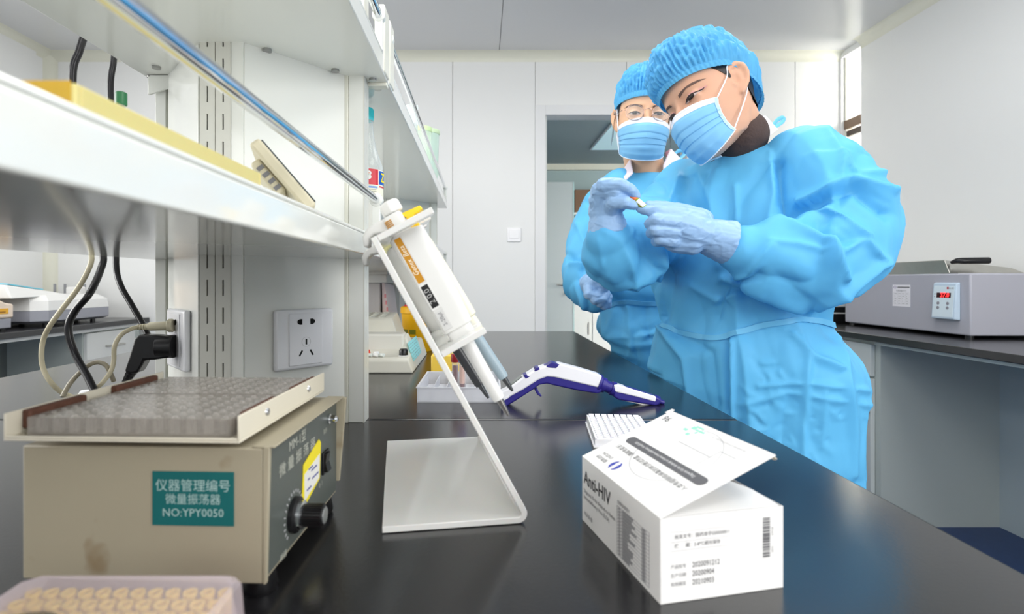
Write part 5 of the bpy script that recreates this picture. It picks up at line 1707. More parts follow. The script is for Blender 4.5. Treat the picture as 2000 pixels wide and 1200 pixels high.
def head_shapes(mb, HM):
    rings = []
    nz, na = 64, 72
    for i in range(nz + 1):
        z = -.119 + .242 * i / nz
        w_, f_, b_ = lerp_table(HEAD, z)
        ring = []
        for k in range(na):
            a = 2 * pi * k / na
            cx_, sy_ = cos(a), sin(a)
            x = abs(cx_) ** .92 * w_ * (1 if cx_ > 0 else -1)
            y0_ = 0.0 if f_ < 0 < b_ else (f_ + b_) / 2
            y = y0_ + (b_ - y0_) * abs(sy_) ** .92 if sy_ > 0 else y0_ + (f_ - y0_) * abs(sy_) ** .92
            if y < 0:
                for s in (-1, 1):
                    y += .009 * math.exp(-(((x - s * .031) / .017) ** 2 + ((z - .0) / .012) ** 2))
                    y -= .004 * math.exp(-(((x - s * .026) / .018) ** 2 + ((z - .021) / .008) ** 2))
                    y -= .005 * math.exp(-(((x - s * .042) / .018) ** 2 + ((z + .03) / .02) ** 2))
            ring.append(HM @ V((x, y, z)))
        rings.append(ring)
    mb.loft(rings)
    P = lambda x, y, z: HM @ V((x, y, z))
    s = HM.to_scale()[0]
    mb.chain([(P(0, -.086, .018), .008 * s), (P(0, -.0895, .002), .0075 * s), (P(0, -.1, -.02), .009 * s), (P(0, -.107, -.04), .011 * s)])
    for q in (-1, 1):
        mb.chain([(P(q * .004, -.1, -.044), .009 * s), (P(q * .013, -.096, -.045), .0075 * s)])
        mb.capsule(P(q * .0295, -.0735, 0), P(q * .034, -.0725, 0), .0128 * s, .0125 * s)
        # ear: rim, inner plate and lobe, turned a little outwards
        e = [(.069, -.008, .012), (.073, -.002, .026), (.080, .012, .031), (.085, .024, .022), (.084, .026, .004), (.079, .019, -.014), (.073, .008, -.027), (.070, .002, -.031)]
        mb.chain([(P(q * x, y, z), .0046 * s) for x, y, z in e])
        mb.chain([(P(q * .068, .0, .012), .005 * s), (P(q * .073, .012, .012), .0055 * s), (P(q * .072, .013, -.008), .0055 * s), (P(q * .069, .004, -.022), .005 * s)])
        for x, y, z in e:
            mb.capsule(P(q * (x - .002), y * .9 + .001, z * .9), P(q * .067, .009, .003), .0032 * s, .004 * s, 10, 3)
        mb.chain([(P(q * .067, -.008, -.002), .005 * s), (P(q * .0685, -.006, -.012), .0045 * s)])


def person_head(root, body, HM, skinm, look_down, side_only):
    """facial parts laid on the finished head surface"""
    me = body.data
    bvh = BVHTree.FromPolygons([body.matrix_world @ v.co for v in me.vertices] if False else [v.co.copy() for v in me.vertices], [tuple(p.vertices) for p in me.polygons])
    dirv = (HM.to_3x3() @ V((0, 1, 0))).normalized()

    def onface(x, z, off):
        hit = bvh.ray_cast(HM @ V((x, -.3, z)), dirv)
        if hit[0] is None:
            return HM @ V((x, -.07, z))
        return hit[0] - dirv * off

    def patch(nm, m, outline, off, par, rings=4, bulge=0.0):
        cx_ = sum(p[0] for p in outline) / len(outline)
        cz_ = sum(p[1] for p in outline) / len(outline)
        n = len(outline)
        vs_, fs = [onface(cx_, cz_, off + bulge)], []
        for r_ in range(1, rings + 1):
            t = r_ / rings
            for x, z in outline:
                vs_.append(onface(cx_ + (x - cx_) * t, cz_ + (z - cz_) * t, off + bulge * (1 - t * t)))
        for k in range(n):
            fs.append((0, 1 + k, 1 + (k + 1) % n))
        for r_ in range(rings - 1):
            for k in range(n):
                a, b = 1 + r_ * n + k, 1 + r_ * n + (k + 1) % n
                fs.append((a, a + n, b + n, b))
        mb = MB()
        mb.add(vs_, fs)
        return mb.build(nm, m, par, smooth=60)

    for s in (-1, 1):
        ex = s * .0315
        if look_down:
            up = [(-.0165, -.0035), (-.010, .0022), (-.002, .0042), (.006, .0036), (.013, .0018), (.018, .0012)]
            lo = [(.018, .001), (.012, -.0022), (.004, -.0038), (-.004, -.0046), (-.011, -.0048)]
            pale = (206, 150, 144)
        else:
            up = [(-.0158, -.0018), (-.010, .0028), (-.003, .0046), (.004, .0044), (.011, .0026), (.0165, .0004)]
            lo = [(.0165, .0002), (.011, -.0026), (.004, -.0042), (-.004, -.0044), (-.011, -.0036)]
            pale = (214, 164, 144)
        E = [(ex + s * x, z) for x, z in up + lo]
        if look_down:
            sh_ = [(ex + s * x, z) for x, z in [(-.017, -.003), (-.011, .005), (-.002, .0092), (.008, .0096), (.017, .0072), (.025, .0058), (.019, .0015), (.006, .003), (-.002, .0038), (-.010, .002)]]
            patch('eyeshadow', mat('eyeshadow', pale, 0.5), sh_, .0012, body)
        ey = patch('eye', sclera_m, E, .0018, body, bulge=.0007)
        ix = ex + s * (.0005 if look_down else .001)
        cl = lambda z: max(-.0046 if look_down else -.0041, min(.0034, z))
        patch('iris', iris_m, [(ix + (.0088 if look_down else .0066) * cos(2 * pi * k / 18), cl(.0002 + .0062 * sin(2 * pi * k / 18))) for k in range(18)], .0026, ey, bulge=.0004)
        th = .0016 if look_down else .0011
        strip = [(ex + s * x, z - .0002) for x, z in up] + ([(ex + s * .0225, .0044)] if look_down else [(ex + s * .0185, .0016)]) + [(ex + s * x, z + th) for x, z in reversed(up[1:])] + [(ex + s * up[0][0], up[0][1])]
        patch('eyelash', lash_m, strip, .0032, ey, 3)
        if False:
            patch('eyelash', mat('lash_low', (92, 52, 56), 0.6), [(ex + s * x, z) for x, z in [(.018, .001), (.012, -.0024), (.004, -.004), (-.004, -.0048), (-.011, -.005), (-.011, -.0056), (-.004, -.0056), (.004, -.0048), (.012, -.0032), (.018, .0)]], .0016, ey, 2)
        bz = .020 if look_down else .0195
        bo = [(-.0185, -.005), (-.0165, .0), (-.008, .0022), (.002, .0042), (.012, .005), (.021, .0034), (.028, -.001), (.021, .0012), (.012, .0022), (.002, .0008), (-.008, -.002), (-.0165, -.0055)]
        patch('eyebrow', brow_m, [(ex + s * x, bz + z) for x, z in bo], .0012, body)
    return bvh, onface


def ray_side(bvh, HM, ang, z, r=.2):
    """surface point of the head seen from the head's own axis direction ang (0 = front)"""
    d = V((sin(ang), -cos(ang), 0))
    o = HM @ (V((0, 0, z)) + d * r)
    dd = (HM.to_3x3() @ -d).normalized()
    h = bvh.ray_cast(o, dd)
    return h[0]


def face_mask(root, HM, bvh, wide=1.0, reach=64):
    nu, nv = 44, 66
    dep = [(0, .1085), (.2, .121), (.45, .122), (.72, .115), (.88, .104), (1, .088)]
    inv = HM.inverted()

    def pt(u, v, off=0.0):
        a = u * R(reach)
        zt, zb = -.0165 - .014 * abs(u) ** 1.6, -.1275 + .026 * abs(u) ** 2
        z = zt + (zb - zt) * v
        D = lerp_table(dep, v)[0]
        W_ = (.0705 - .006 * v - .004 * v * v) * wide
        pl = 0.0
        for v0 in (.36, .5, .64):
            if v > v0:
                pl -= .0024 * min(1, (v - v0) / .012) * math.exp(-(v - v0) / .13)
        pl *= 1.0
        ridge = max(0, 1 - abs(u) * 3.2)
        x = W_ * sin(a)
        y = -.012 - (D - .012) * max(0, cos(a)) ** .85 - (.004 * ridge * (1 - abs(v - .35) * 1.6) if v < .8 else 0)
        p = V((x, y, z))
        n = V((sin(a), -cos(a), -.25 * max(0, v - .7) * 4)).normalized()
        p += n * (pl + .0012 * noise.noise(V((u * 5, v * 5, 1))) + off)
        q = HM @ p
        if bvh is not None:
            h = ray_side(bvh, HM, atan2(p.x, -p.y), z)
            if h is not None and (h - q).length < .04:
                hl = inv @ h
                rl, rp = sqrt(hl.x ** 2 + hl.y ** 2), sqrt(p.x ** 2 + p.y ** 2)
                if rp < rl + .003 + off:
                    k = (rl + .003 + off) / rp
                    p = V((p.x * k, p.y * k, p.z))
                    q = HM @ p
        return q

    def sheet(u0, u1, v0, v1, nm, m, off, par, n1=nu, n2=nv):
        g = [[pt(u0 + (u1 - u0) * i / n1, v0 + (v1 - v0) * j / n2, off) for j in range(n2 + 1)] for i in range(n1 + 1)]
        vs_ = [p for r_ in g for p in r_]
        fs = [(i * (n2 + 1) + j, i * (n2 + 1) + j + 1, (i + 1) * (n2 + 1) + j + 1, (i + 1) * (n2 + 1) + j) for i in range(n1) for j in range(n2)]
        mb = MB()
        mb.add(vs_, fs)
        return mb.build(nm, m, par, smooth=30)

    mk = sheet(-1, 1, 0, 1, 'face_mask', mask_m, 0, root)
    sheet(-.985, .985, 0.0, .135, 'nose_band', maskw_m, .0007, mk, 40, 6)
    for k, v in enumerate((.03, .105)):
        sheet(-.98, .98, v, v + .008, 'stitch_line', mat('mask_stitch', (190, 200, 226), 0.6), .0011, mk, 40, 1)
    for s in (-1, 1):
        sheet(s * .94, s * 1.0, 0, 1, 'side_weld', mat('mask_weld', (176, 214, 246), 0.6), .0009, mk, 2, 40)
    edge = [pt(-1 + 2 * i / 40, 0) for i in range(41)] + [pt(1, i / 20) for i in range(1, 21)] + [pt(1 - 2 * i / 40, 1) for i in range(1, 41)] + [pt(-1, 1 - i / 20) for i in range(1, 20)]
    MB().tube(edge, .0011, 6, closed=True).build('piping', maskw_m, mk, smooth=60)
    for s in (-1, 1):
        P = lambda x, y, z: HM @ V((s * x, y, z))
        loop = catmull([pt(s * .99, .02), P(.0735, -.02, .006), P(.0745, -.004, .030), P(.0735, .022, .024), P(.0725, .020, -.012), P(.0695, .006, -.04), pt(s * .99, .97)], 8)
        MB().tube(loop, .0014, 6).build('ear_loop', maskw_m, mk, smooth=60)
    return mk


def bouffant(root, HM, seed, puff=1.0, back=.02, tilt=0.0):
    """gathered cap: elastic band low, pleated balloon above"""
    rnd = random.Random(seed)
    na, nt = 300, 64
    ph = [rnd.random() * 6 for _ in range(6)]

    def band(a):
        c_, s_ = cos(a), sin(a)       # a = 0 at the forehead
        x = .0765 * s_
        y = -.1005 * c_ if c_ > 0 else -.104 * c_
        if c_ > 0:
            z = .052 * c_ + .037 * (1 - c_)
        else:
            z = .037 * (1 + c_) + (-.035) * (-c_)
        return V((x, y, z))

    def pt(i, t):
        a = 2 * pi * i / na
        b = band(a)
        th = t * pi / 2
        grow = 1 + .19 * puff * sin(min(1, t * 1.9) * pi / 2) ** .7 * (1 - .25 * t)
        rad = cos(th) ** .72 * grow
        top = .148 + .012 * puff
        z = b.z + (top - b.z) * sin(th) ** 1.05
        lump = .007 * noise.noise(V((cos(a) * 2.2 + ph[0], sin(a) * 2.2, t * 2.5)))
        tri = abs(((a * 58 / (2 * pi) + .6 * noise.noise(V((a * 3, t * 2, ph[1])))) % 1) - .5) * 2
        pl = (tri - .5) * .0075 * (1 - t) ** .8 * min(1, .35 + t * 6)
        d_, _ = noise.voronoi(V((a * 4.2, t * 7 + ph[2], ph[3])))
        cr = (min(.5, d_[1] - d_[0]) - .2) * .012 * min(1, t * 5) * (1 - t * .5)
        r_ = rad + (pl + lump * min(1, t * 4) + cr) / .085
        x = b.x * r_
        y = b.y * r_ + back * sin(min(1, t * 1.3) * pi / 2) * (1 if b.y > 0 else .45)
        if t < .02:
            pass
        z += (cr + lump) * .6
        return HM @ V((x, y, z))
    ts = [0, .004, .012, .025, .04, .055] + [.055 + (1 - .055) * (k / (nt - 6)) for k in range(1, nt - 5)]
    ts[-1] = .995
    rings = [[pt(i, t) for i in range(na)] for t in ts]
    mb = MB()
    mb.loft(rings, cap=False)
    k = len(mb.v)
    mb.f.append(tuple(range((len(ts) - 1) * na, len(ts) * na)))
    cp_ = mb.build('bouffant_cap', cap_m, root, smooth=75)
    # elastic hem, gathered
    hem = []
    for i in range(na):
        a = 2 * pi * i / na
        b = band(a)
        tri = abs(((a * 64 / (2 * pi)) % 1) - .5) * 2
        hem.append((b, .0012 + .0022 * tri))
    mb = MB()
    R_ = []
    for j, (dz, k_) in enumerate(((.006, 1.0), (.002, 1.6), (-.004, 1.5), (-.009, .9))):
        R_.append([HM @ (b + V((b.x, b.y, 0)).normalized() * (.0012 + w_ * k_ * .8) + V((0, 0, dz))) for b, w_ in hem])
    mb.loft(R_, cap=False)
    mb.build('elastic_hem', cap_m, cp_, smooth=60)
    return cp_


def folds(me, amp, scale, stretch, seed, lines=(), Yr=None, calm=None):
    """crumple a cloth mesh: facets with sharp borders, plus single folds drawn where they lie"""
    off = V((seed * 3.1, seed * 1.7, seed * 2.3))
    segs = []
    for pl, a_, w_ in lines:
        for p, q in zip(pl, pl[1:]):
            segs.append((V(p), V(q), a_, w_))
    import numpy as np
    nv = len(me.vertices)
    co, no = np.empty(nv * 3), np.empty(nv * 3)
    me.vertices.foreach_get('co', co)
    me.vertices.foreach_get('normal', no)
    co, no = co.reshape(-1, 3), no.reshape(-1, 3)
    facing = (no * (np.array((0, 0, CZ)) - co)).sum(1) > 0
    U = np.stack((940 + F * co[:, 0] / co[:, 1], 550 - F * (co[:, 2] - CZ) / co[:, 1]), 1)
    drawn = np.zeros(nv)
    for a, b, am, wd in segs:
        ab = np.array((b.x - a.x, b.y - a.y))
        rel = U - np.array((a.x, a.y))
        t = np.clip((rel @ ab) / max(1e-6, ab @ ab), 0, 1)
        dd = np.sqrt(((rel - t[:, None] * ab) ** 2).sum(1))
        c_ = am * np.exp(-(np.sqrt(dd * dd + 6.0) - 2.45) / wd) * facing
        drawn = np.where(np.abs(c_) > np.abs(drawn), c_, drawn)
    new = []
    for v in me.vertices:
        p, n = v.co, v.normal
        q = V((p.x * stretch[0], p.y * stretch[1], p.z * stretch[2])) + off
        q += V((noise.noise(q * 2.1), noise.noise(q * 2.1 + V((7, 0, 0))), noise.noise(q * 2.1 + V((0, 9, 0))))) * .12
        d_, _ = noise.voronoi(q * scale)
        h = (min(.42, d_[1] - d_[0]) - .2) * amp * 1.5
        d2, _ = noise.voronoi(q * scale * 2.3 + off)
        h += (min(.4, d2[1] - d2[0]) - .2) * amp * .42
        h += noise.noise(q * scale * .55) * amp * .9
        r1 = 1 - min(1, abs(noise.noise(q * scale * .5 + V((5, 5, 5)))) * 6)
        r2 = 1 - min(1, abs(noise.noise(q * scale * .8 + V((9, 2, 5)))) * 7)
        h += (r1 * r1 * .95 - r2 * r2 * .6) * amp
        h += drawn[v.index]
        if calm:
            h *= calm(p)
        new.append(p + n * h)
    # two light relaxing passes keep the fold edges free of steps
    co = np.array([tuple(p) for p in new])
    ne = len(me.edges)
    ed = np.empty(ne * 2, dtype=np.int64)
    me.edges.foreach_get('vertices', ed)
    ed = ed.reshape(-1, 2)
    deg = np.bincount(ed.ravel(), minlength=nv).astype(float)[:, None]
    for _ in range(2):
        acc = np.zeros_like(co)
        np.add.at(acc, ed[:, 0], co[ed[:, 1]])
        np.add.at(acc, ed[:, 1], co[ed[:, 0]])
        co = co * .5 + .5 * acc / np.maximum(deg, 1)
    me.vertices.foreach_set('co', co.ravel())
    me.update()


def torso(mb, rings, lf, fc, n=48):
    out = []
    for cx_, cy_, z, a, b in rings:
        out.append([V((cx_, cy_, z)) + lf * (a * (1 if cos(g) > 0 else -1) * abs(cos(g)) ** .85) + fc * (b * (1 if sin(g) > 0 else -1) * abs(sin(g)) ** .85) for g in [2 * pi * k / n for k in range(n)]])
    mb.loft(out)


def ring_table(tab, n):
    """smooth interpolation of torso rings between the given heights (descending z)"""
    pts = [V((c[0], c[1], c[2])) for c in tab]
    ab = [V((c[3], c[4], 0)) for c in tab]
    P, A = catmull(pts, n), catmull(ab, n)
    return [(p.x, p.y, p.z, a.x, a.y) for p, a in zip(P, A)]


def bvh_of(o):
    return BVHTree.FromPolygons([v.co.copy() for v in o.data.vertices], [tuple(p.vertices) for p in o.data.polygons])


def ribbon(nm, m, par, pxs, bvh, w_, off=.003, t=.0012):
    """flat band lying on a surface, through the points seen at pxs"""
    pts = catmull([V((x, y, 0)) for x, y in pxs], 8)
    rings = []
    for p in pts:
        d = at(p.x, p.y, 1.0) - V((0, 0, CZ))
        h = bvh.ray_cast(V((0, 0, CZ)), d.normalized())
        if h[0] is None:
            continue
        rings.append((h[0] + h[1] * off, h[1]))
    out = []
    for i, (p, n) in enumerate(rings):
        a, b = rings[max(0, i - 1)][0], rings[min(len(rings) - 1, i + 1)][0]
        tg = (b - a).normalized()
        u = n.cross(tg).normalized()
        out.append([p + u * w_ / 2 - n * t, p + u * w_ / 2 + n * t, p - u * w_ / 2 + n * t, p - u * w_ / 2 - n * t])
    mb = MB()
    mb.loft(out)
    return mb.build(nm, m, par, smooth=40)


def glove(nm, par, palm, fingers, cuff, seed, voxel=.0017):
    mb = MB()
    for ch in palm + fingers:
        mb.chain([(at(x, y, Y), r) for x, y, Y, r in ch], 12)
    for (a, ra), (b, rb) in cuff:
        mb.cyl(at(*a), at(*b), ra, rb, 28)
    me = fuse(mb, voxel, 3)
    off = V((seed, seed * 2, 0))
    new = []
    for v in me.vertices:
        q = V((v.co.x * 1.0, v.co.y, v.co.z * 1.7)) + off
        q += V((noise.noise(q * 26), noise.noise(q * 26 + V((3, 3, 3))), 0)) * .008
        d_, _ = noise.voronoi(q * 46)
        h = (min(.5, d_[1] - d_[0]) - .25) * .0016 + (1 - min(1, abs(noise.noise(q * 30)) * 5)) * .0008
        new.append(v.co + v.normal * h)
    for v, p in zip(me.vertices, new):
        v.co = p
    me.update()
    return link(nm, me, glove_m, par, smooth=180)


# ------------------------------------------------------------------ person 1: nearer, head bowed over the vial
HR1 = Matrix(((0.2646, 0.8952, -0.3586), (-0.8901, 0.3698, 0.2664), (0.3711, 0.2487, 0.8947)))
HM1 = HR1.to_4x4()
HM1.translation = V((0.4873, 1.1366, CZ + 0.3785))
p1 = thing('person', 'person in blue gown and cap, head bowed, holding a small vial with both gloved hands', 'person', (0.60, 1.22, 0))
NB1 = at(1444, 292, 1.19)
mb = MB()
head_shapes(mb, HM1)
mb.chain([(HM1 @ V((0, .025, -.05)), .052), (NB1, .055), (V((.60, 1.22, 1.2)), .085), (V((.61, 1.23, 1.0)), .10), (V((.62, 1.24, .86)), .115)], 24)
for s in (-1, 1):
    hp = V((.62 + s * .05, 1.24 - s * .06, .84))
    ft = V((.62 + s * .06, 1.235 - s * .075, .07))
    mb.chain([(hp, .085), (hp.lerp(ft, .5) + V((-.01, -.01, 0)), .06), (ft, .04)], 20)
    mb.chain([(ft + V((.02, .015, -.03)), .036), (ft + V((-.10, -.07, -.045)), .024)], 16)
for sh_, el, wr in (((1590, 310, 1.08), (1655, 505, 1.04), (1400, 468, 1.0)), ((1335, 365, 1.30), (1215, 500, 1.15), (1184, 445, 1.05))):
    mb.chain([(V((.60, 1.22, 1.25)), .06), (at(*sh_), .055), (at(*el), .042), (at(*wr), .027)], 18)
trouser_m = mat('trousers_dark', (44, 50, 66), .8)
shoe_m = mat('shoe_white', (226, 226, 224), .5)
def legwear(root, legs):
    t = MB()
    for hp, kn, ft, r in legs:
        t.chain([(hp, r + .008), (kn, .07), (ft + V((0, 0, .04)), .058)], 20)
    link('trousers', fuse(t, .006, 3), trouser_m, root, smooth=180)
    for hp, kn, ft, r in legs:
        d_ = (V((-.8, -.57, 0)) if root is p1 else V((0, -1, 0)))
        s_ = MB().chain([(ft - d_ * .015 + V((0, 0, -.015)), .052), (ft + d_ * .10 + V((0, 0, -.032)), .036)], 20)
        me_ = fuse(s_, .005, 3)
        for v in me_.vertices:
            v.co.z = max(v.co.z, .002)
        link('shoe', me_, shoe_m, root, smooth=60)
legwear(p1, [(V((.62 + s * .05, 1.24 - s * .06, .84)), V((.64 + s * .055, 1.228 - s * .068, .45)), V((.62 + s * .06, 1.235 - s * .075, .07)), .08) for s in (-1, 1)])
body1 = link('body', fuse(mb, .0034, 5), skin, p1, smooth=180)
bv1, onf1 = person_head(p1, body1, HM1, skin, True, 1)
P1 = lambda x, y, z: HM1 @ V((x, y, z))
# temple hair
hb = MB()
def hair_patch(pts, par, bvh, HM, nm='hair', off=.0016):
    cx_ = sum(p[0] for p in pts) / len(pts)
    cz_ = sum(p[1] for p in pts) / len(pts)
    vs_, fs = [], []
    n = len(pts)
    rows = 4
    for r_ in range(rows + 1):
        t = max(.001, r_ / rows)
        for a, z in pts:
            a2, z2 = cx_ + (a - cx_) * t, cz_ + (z - cz_) * t
            h = ray_side(bvh, HM, R(a2), z2)
            d = HM.to_3x3() @ V((sin(R(a2)), -cos(R(a2)), 0))
            if h is None:
                h = HM @ V((sin(R(a2)) * .07, -cos(R(a2)) * .09, z2))
            vs_.append(h + d.normalized() * off)
    for r_ in range(rows):
        for k in range(n):
            fs.append((r_ * n + k, r_ * n + (k + 1) % n, (r_ + 1) * n + (k + 1) % n, (r_ + 1) * n + k))
    mb = MB()
    mb.add(vs_, fs)
    return mb.build(nm, hair_m, par, smooth=60)
for s in (1, -1):
    hair_patch([(s * 58, .052), (s * 60, .036), (s * 68, .028), (s * 76, .016), (s * 82, .004), (s * 85, .006), (s * 86, .03), (s * 86, .052)], p1, bv1, HM1)
    hair_patch([(s * 108, .04), (s * 108, -.01), (s * 120, -.035), (s * 150, -.05), (s * 178, -.055), (s * 178, .04), (s * 140, .05)], p1, bv1, HM1, off=.004)
face_mask(p1, HM1, bv1)
bouffant(p1, HM1, 3, 1.5, .022)

lf1, fc1 = V((.57, -.82, 0)), V((-.82, -.57, 0))
g = MB()
T1 = [(.570, 1.19, CZ + .285, .068, .062), (.575, 1.195, CZ + .262, .115, .082), (.585, 1.20, CZ + .225, .170, .105), (.580, 1.20, CZ + .16, .190, .128), (.578, 1.20, CZ + .08, .188, .140), (.578, 1.20, CZ + .0, .185, .145),
      (.590, 1.21, CZ - .09, .176, .142), (.600, 1.22, CZ - .135, .200, .165), (.608, 1.22, CZ - .19, .218, .174), (.610, 1.23, CZ - .30, .222, .176), (.612, 1.23, CZ - .46, .226, .178), (.613, 1.23, CZ - .60, .23, .182)]
torso(g, ring_table(T1, 4), lf1, fc1)
SL1 = [(1575, 318, 1.09, .078), (1608, 352, 1.065, .088), (1632, 420, 1.045, .093), (1630, 490, 1.02, .083), (1575, 515, 1.0, .080), (1500, 502, .995, .066), (1454, 490, 1.0, .050), (1424, 476, 1.0, .034)]
g.chain([(at(x, y, Y), r) for x, y, Y, r in SL1], 28)
SR1 = [(1340, 365, 1.30, .070), (1300, 420, 1.25, .078), (1258, 470, 1.19, .082), (1222, 492, 1.13, .076), (1198, 486, 1.08, .058), (1188, 466, 1.055, .042), (1187, 450, 1.05, .033)]
g.chain([(at(x, y, Y), r) for x, y, Y, r in SR1], 28)
me = fuse(g, .004, 8)
for v in me.vertices:
    if v.co.z < BZ + .012 and v.co.x < .416:
        v.co.x = .416 + (v.co.x - .416) * .02
rw = random.Random(4)
L1 = []
for k in range(46):
    x, y = rw.uniform(1440, 1640), rw.uniform(690, 880)
    g_ = rw.choice((rw.uniform(-.3, .4), rw.uniform(.7, 1.2)))
    l_ = rw.uniform(12, 34)
    q1 = (x + l_ * cos(g_), y + l_ * sin(g_))
    q2 = (q1[0] + l_ * .8 * cos(g_ + rw.uniform(-.6, .6)), q1[1] + l_ * .8 * sin(g_ + rw.uniform(-.6, .6)))
    L1.append(([(x, y), q1, q2], rw.choice((.0035, .003, -.003)), 3.2))
L1 += [
    ([(1412, 545), (1500, 573), (1585, 604), (1645, 570), (1725, 510)], .013, 6), ([(1430, 560), (1500, 590), (1590, 625)], -.008, 8),
    ([(1521, 322), (1530, 380), (1540, 434)], -.016, 7), ([(1505, 300), (1512, 380), (1500, 430)], .008, 8),
    ([(1617, 251), (1646, 301), (1642, 347)], .009, 7), ([(1646, 301), (1675, 342), (1725, 338)], .009, 7),
    ([(1560, 395), (1600, 378), (1658, 347), (1733, 376)], .013, 8), ([(1545, 425), (1610, 392), (1668, 372), (1728, 420)], -.013, 9),
    ([(1560, 440), (1617, 413), (1692, 463)], .011, 8), ([(1600, 445), (1650, 470)], -.010, 9),
    ([(1504, 430), (1537, 438), (1621, 472), (1650, 542)], .012, 7), ([(1504, 467), (1567, 476), (1625, 488)], .005, 4), ([(1633, 497), (1687, 467)], .007, 5),
    ([(1692, 472), (1725, 509)], .010, 6), ([(1412, 542), (1458, 542), (1508, 476)], .009, 6), ([(1470, 560), (1540, 590), (1600, 600)], .006, 8),
    ([(1432, 670), (1434, 740), (1435, 812), (1430, 850)], .011, 5), ([(1424, 670), (1424, 800)], -.008, 6),
    ([(1483, 754), (1580, 750), (1688, 762)], .006, 4), ([(1445, 790), (1540, 770), (1688, 790)], .005, 5), ([(1549, 652), (1593, 699), (1640, 720)], .010, 6),
    ([(1611, 765), (1609, 875)], .004, 4), ([(1290, 640), (1340, 700), (1350, 780)], .010, 8), ([(1320, 650), (1390, 690), (1400, 790)], -.008, 9),
    ([(1275, 440), (1282, 545), (1292, 620)], .009, 7), ([(1300, 500), (1310, 560), (1300, 620)], -.008, 8), ([(1305, 395), (1325, 340)], .008, 5), ([(1437, 365), (1435, 428)], .006, 4),
    ([(1360, 330), (1390, 400), (1400, 520)], .006, 9), ([(1350, 560), (1400, 590), (1470, 560)], .006, 8), ([(1400, 620), (1420, 560), (1480, 540)], -.007, 9),
    ([(1150, 505), (1205, 545), (1268, 540)], .006, 8), ([(1210, 470), (1225, 505), (1240, 552)], .009, 6), ([(1240, 455), (1256, 500), (1275, 520)], -.008, 7), ([(1170, 470), (1180, 520)], .008, 6),
    ([(1180, 452), (1215, 470), (1235, 455)], .008, 6), ([(1560, 640), (1580, 700), (1570, 900)], .008, 9), ([(1640, 660), (1660, 800), (1668, 930)], .008, 9),
]
folds(me, .0122, 6.0, (1.1, 1.1, .62), 2, [(p_, a_ * (1.45 if abs(a_) > .0036 else 1), w_ * .85) for p_, a_, w_ in L1], calm=lambda p: min(1.0 if p.z < CZ + .24 else .5, .3 + 9 * max(0, (p - at(1424, 474, 1.0)).length - .04), .3 + 9 * max(0, (p - at(1187, 450, 1.05)).length - .04)))
def off_bench(me):
    for v in me.vertices:
        if v.co.z < BZ + .006 and v.co.x < .4125:
            v.co.x = .4125
off_bench(me)
gown1 = link('gown', me, gown_m, p1, smooth=180)
gb1 = bvh_of(gown1)
ribbon('waist_tie', tie_m, gown1, [(1292, 636), (1320, 645), (1360, 656), (1398, 661), (1440, 650), (1500, 633), (1560, 626), (1605, 628), (1628, 636)], gb1, .011)
# sweater collar, coat collar and neck tie
def collar(nm, m, par, base, top, r0, r1, axis_tilt, thick=.003, n=40, cut=None):
    a, b = V(base), V(top)
    z = (b - a).normalized()
    x = V((1, 0, 0))
    y = z.cross(x).normalized()
    x = y.cross(z)
    mb = MB()
    out = []
    for t, r_ in ((0, r0), (.4, (r0 + r1) / 2 + .002), (.85, r1), (1, r1 - .002), (1, r1 - .005), (.3, r0 - .006)):
        out.append([a.lerp(b, t) + (x * cos(2 * pi * k / n) + y * sin(2 * pi * k / n) * .95) * r_ for k in range(n)])
    mb.loft(out, cap=False)
    return mb.build(nm, m, par, smooth=50)
sweat = mat('sweater_brown', (72, 56, 52), 0.8, bump=0.2, bump_scale=200)
nk = HM1 @ V((0, .035, -.085))
NBs = at(1426, 290, 1.185)
ms_ = MB().chain([(NBs + V((0.006, .0, -.02)), .058), (NBs.lerp(nk, .45), .0555), (NBs.lerp(nk, .8), .0555)], 24)
me = fuse(ms_, .004, 3)
for v in me.vertices:
    v.co += v.normal * (.002 * noise.noise(v.co * 40))
link('turtleneck', me, sweat, p1, smooth=180)
coat_m = mat('coat_white', (240, 238, 244), 0.6)
def lapel(pts, nm, m, par, t=.0025):
    """folded cloth piece through corner points (pixel, depth)"""
    P = [at(*p) for p in pts]
    n = (P[1] - P[0]).cross(P[2] - P[0]).normalized()
    if n.dot(V((0, 0, CZ)) - P[0]) < 0:
        n = -n
    k = len(P)
    mb = MB()
    mb.add([p + n * t for p in P] + [p - n * t for p in P], [tuple(range(k)), tuple(reversed(range(k, 2 * k)))] + [(i, (i + 1) % k, k + (i + 1) % k, k + i) for i in range(k)])
    return mb.build(nm, m, par, bevel=.001)
lapel([(1478, 262, 1.115), (1484, 226, 1.13), (1494, 227, 1.14), (1518, 254, 1.14), (1498, 268, 1.11)], 'coat_collar', coat_m, p1)
lapel([(1370, 300, 1.16), (1395, 292, 1.13), (1410, 305, 1.10), (1385, 315, 1.13)], 'coat_collar', coat_m, p1)
def loop(pts, r, par):
    MB().tube(catmull([at(*p) for p in pts], 8), r, 8, flat=.35).build('neck_tie', tie_m, par, smooth=60)
loop([(1492, 262, 1.17), (1505, 250, 1.18), (1519, 234, 1.2), (1530, 230, 1.21), (1528, 238, 1.205), (1514, 248, 1.19), (1500, 258, 1.175)], .0045, gown1)
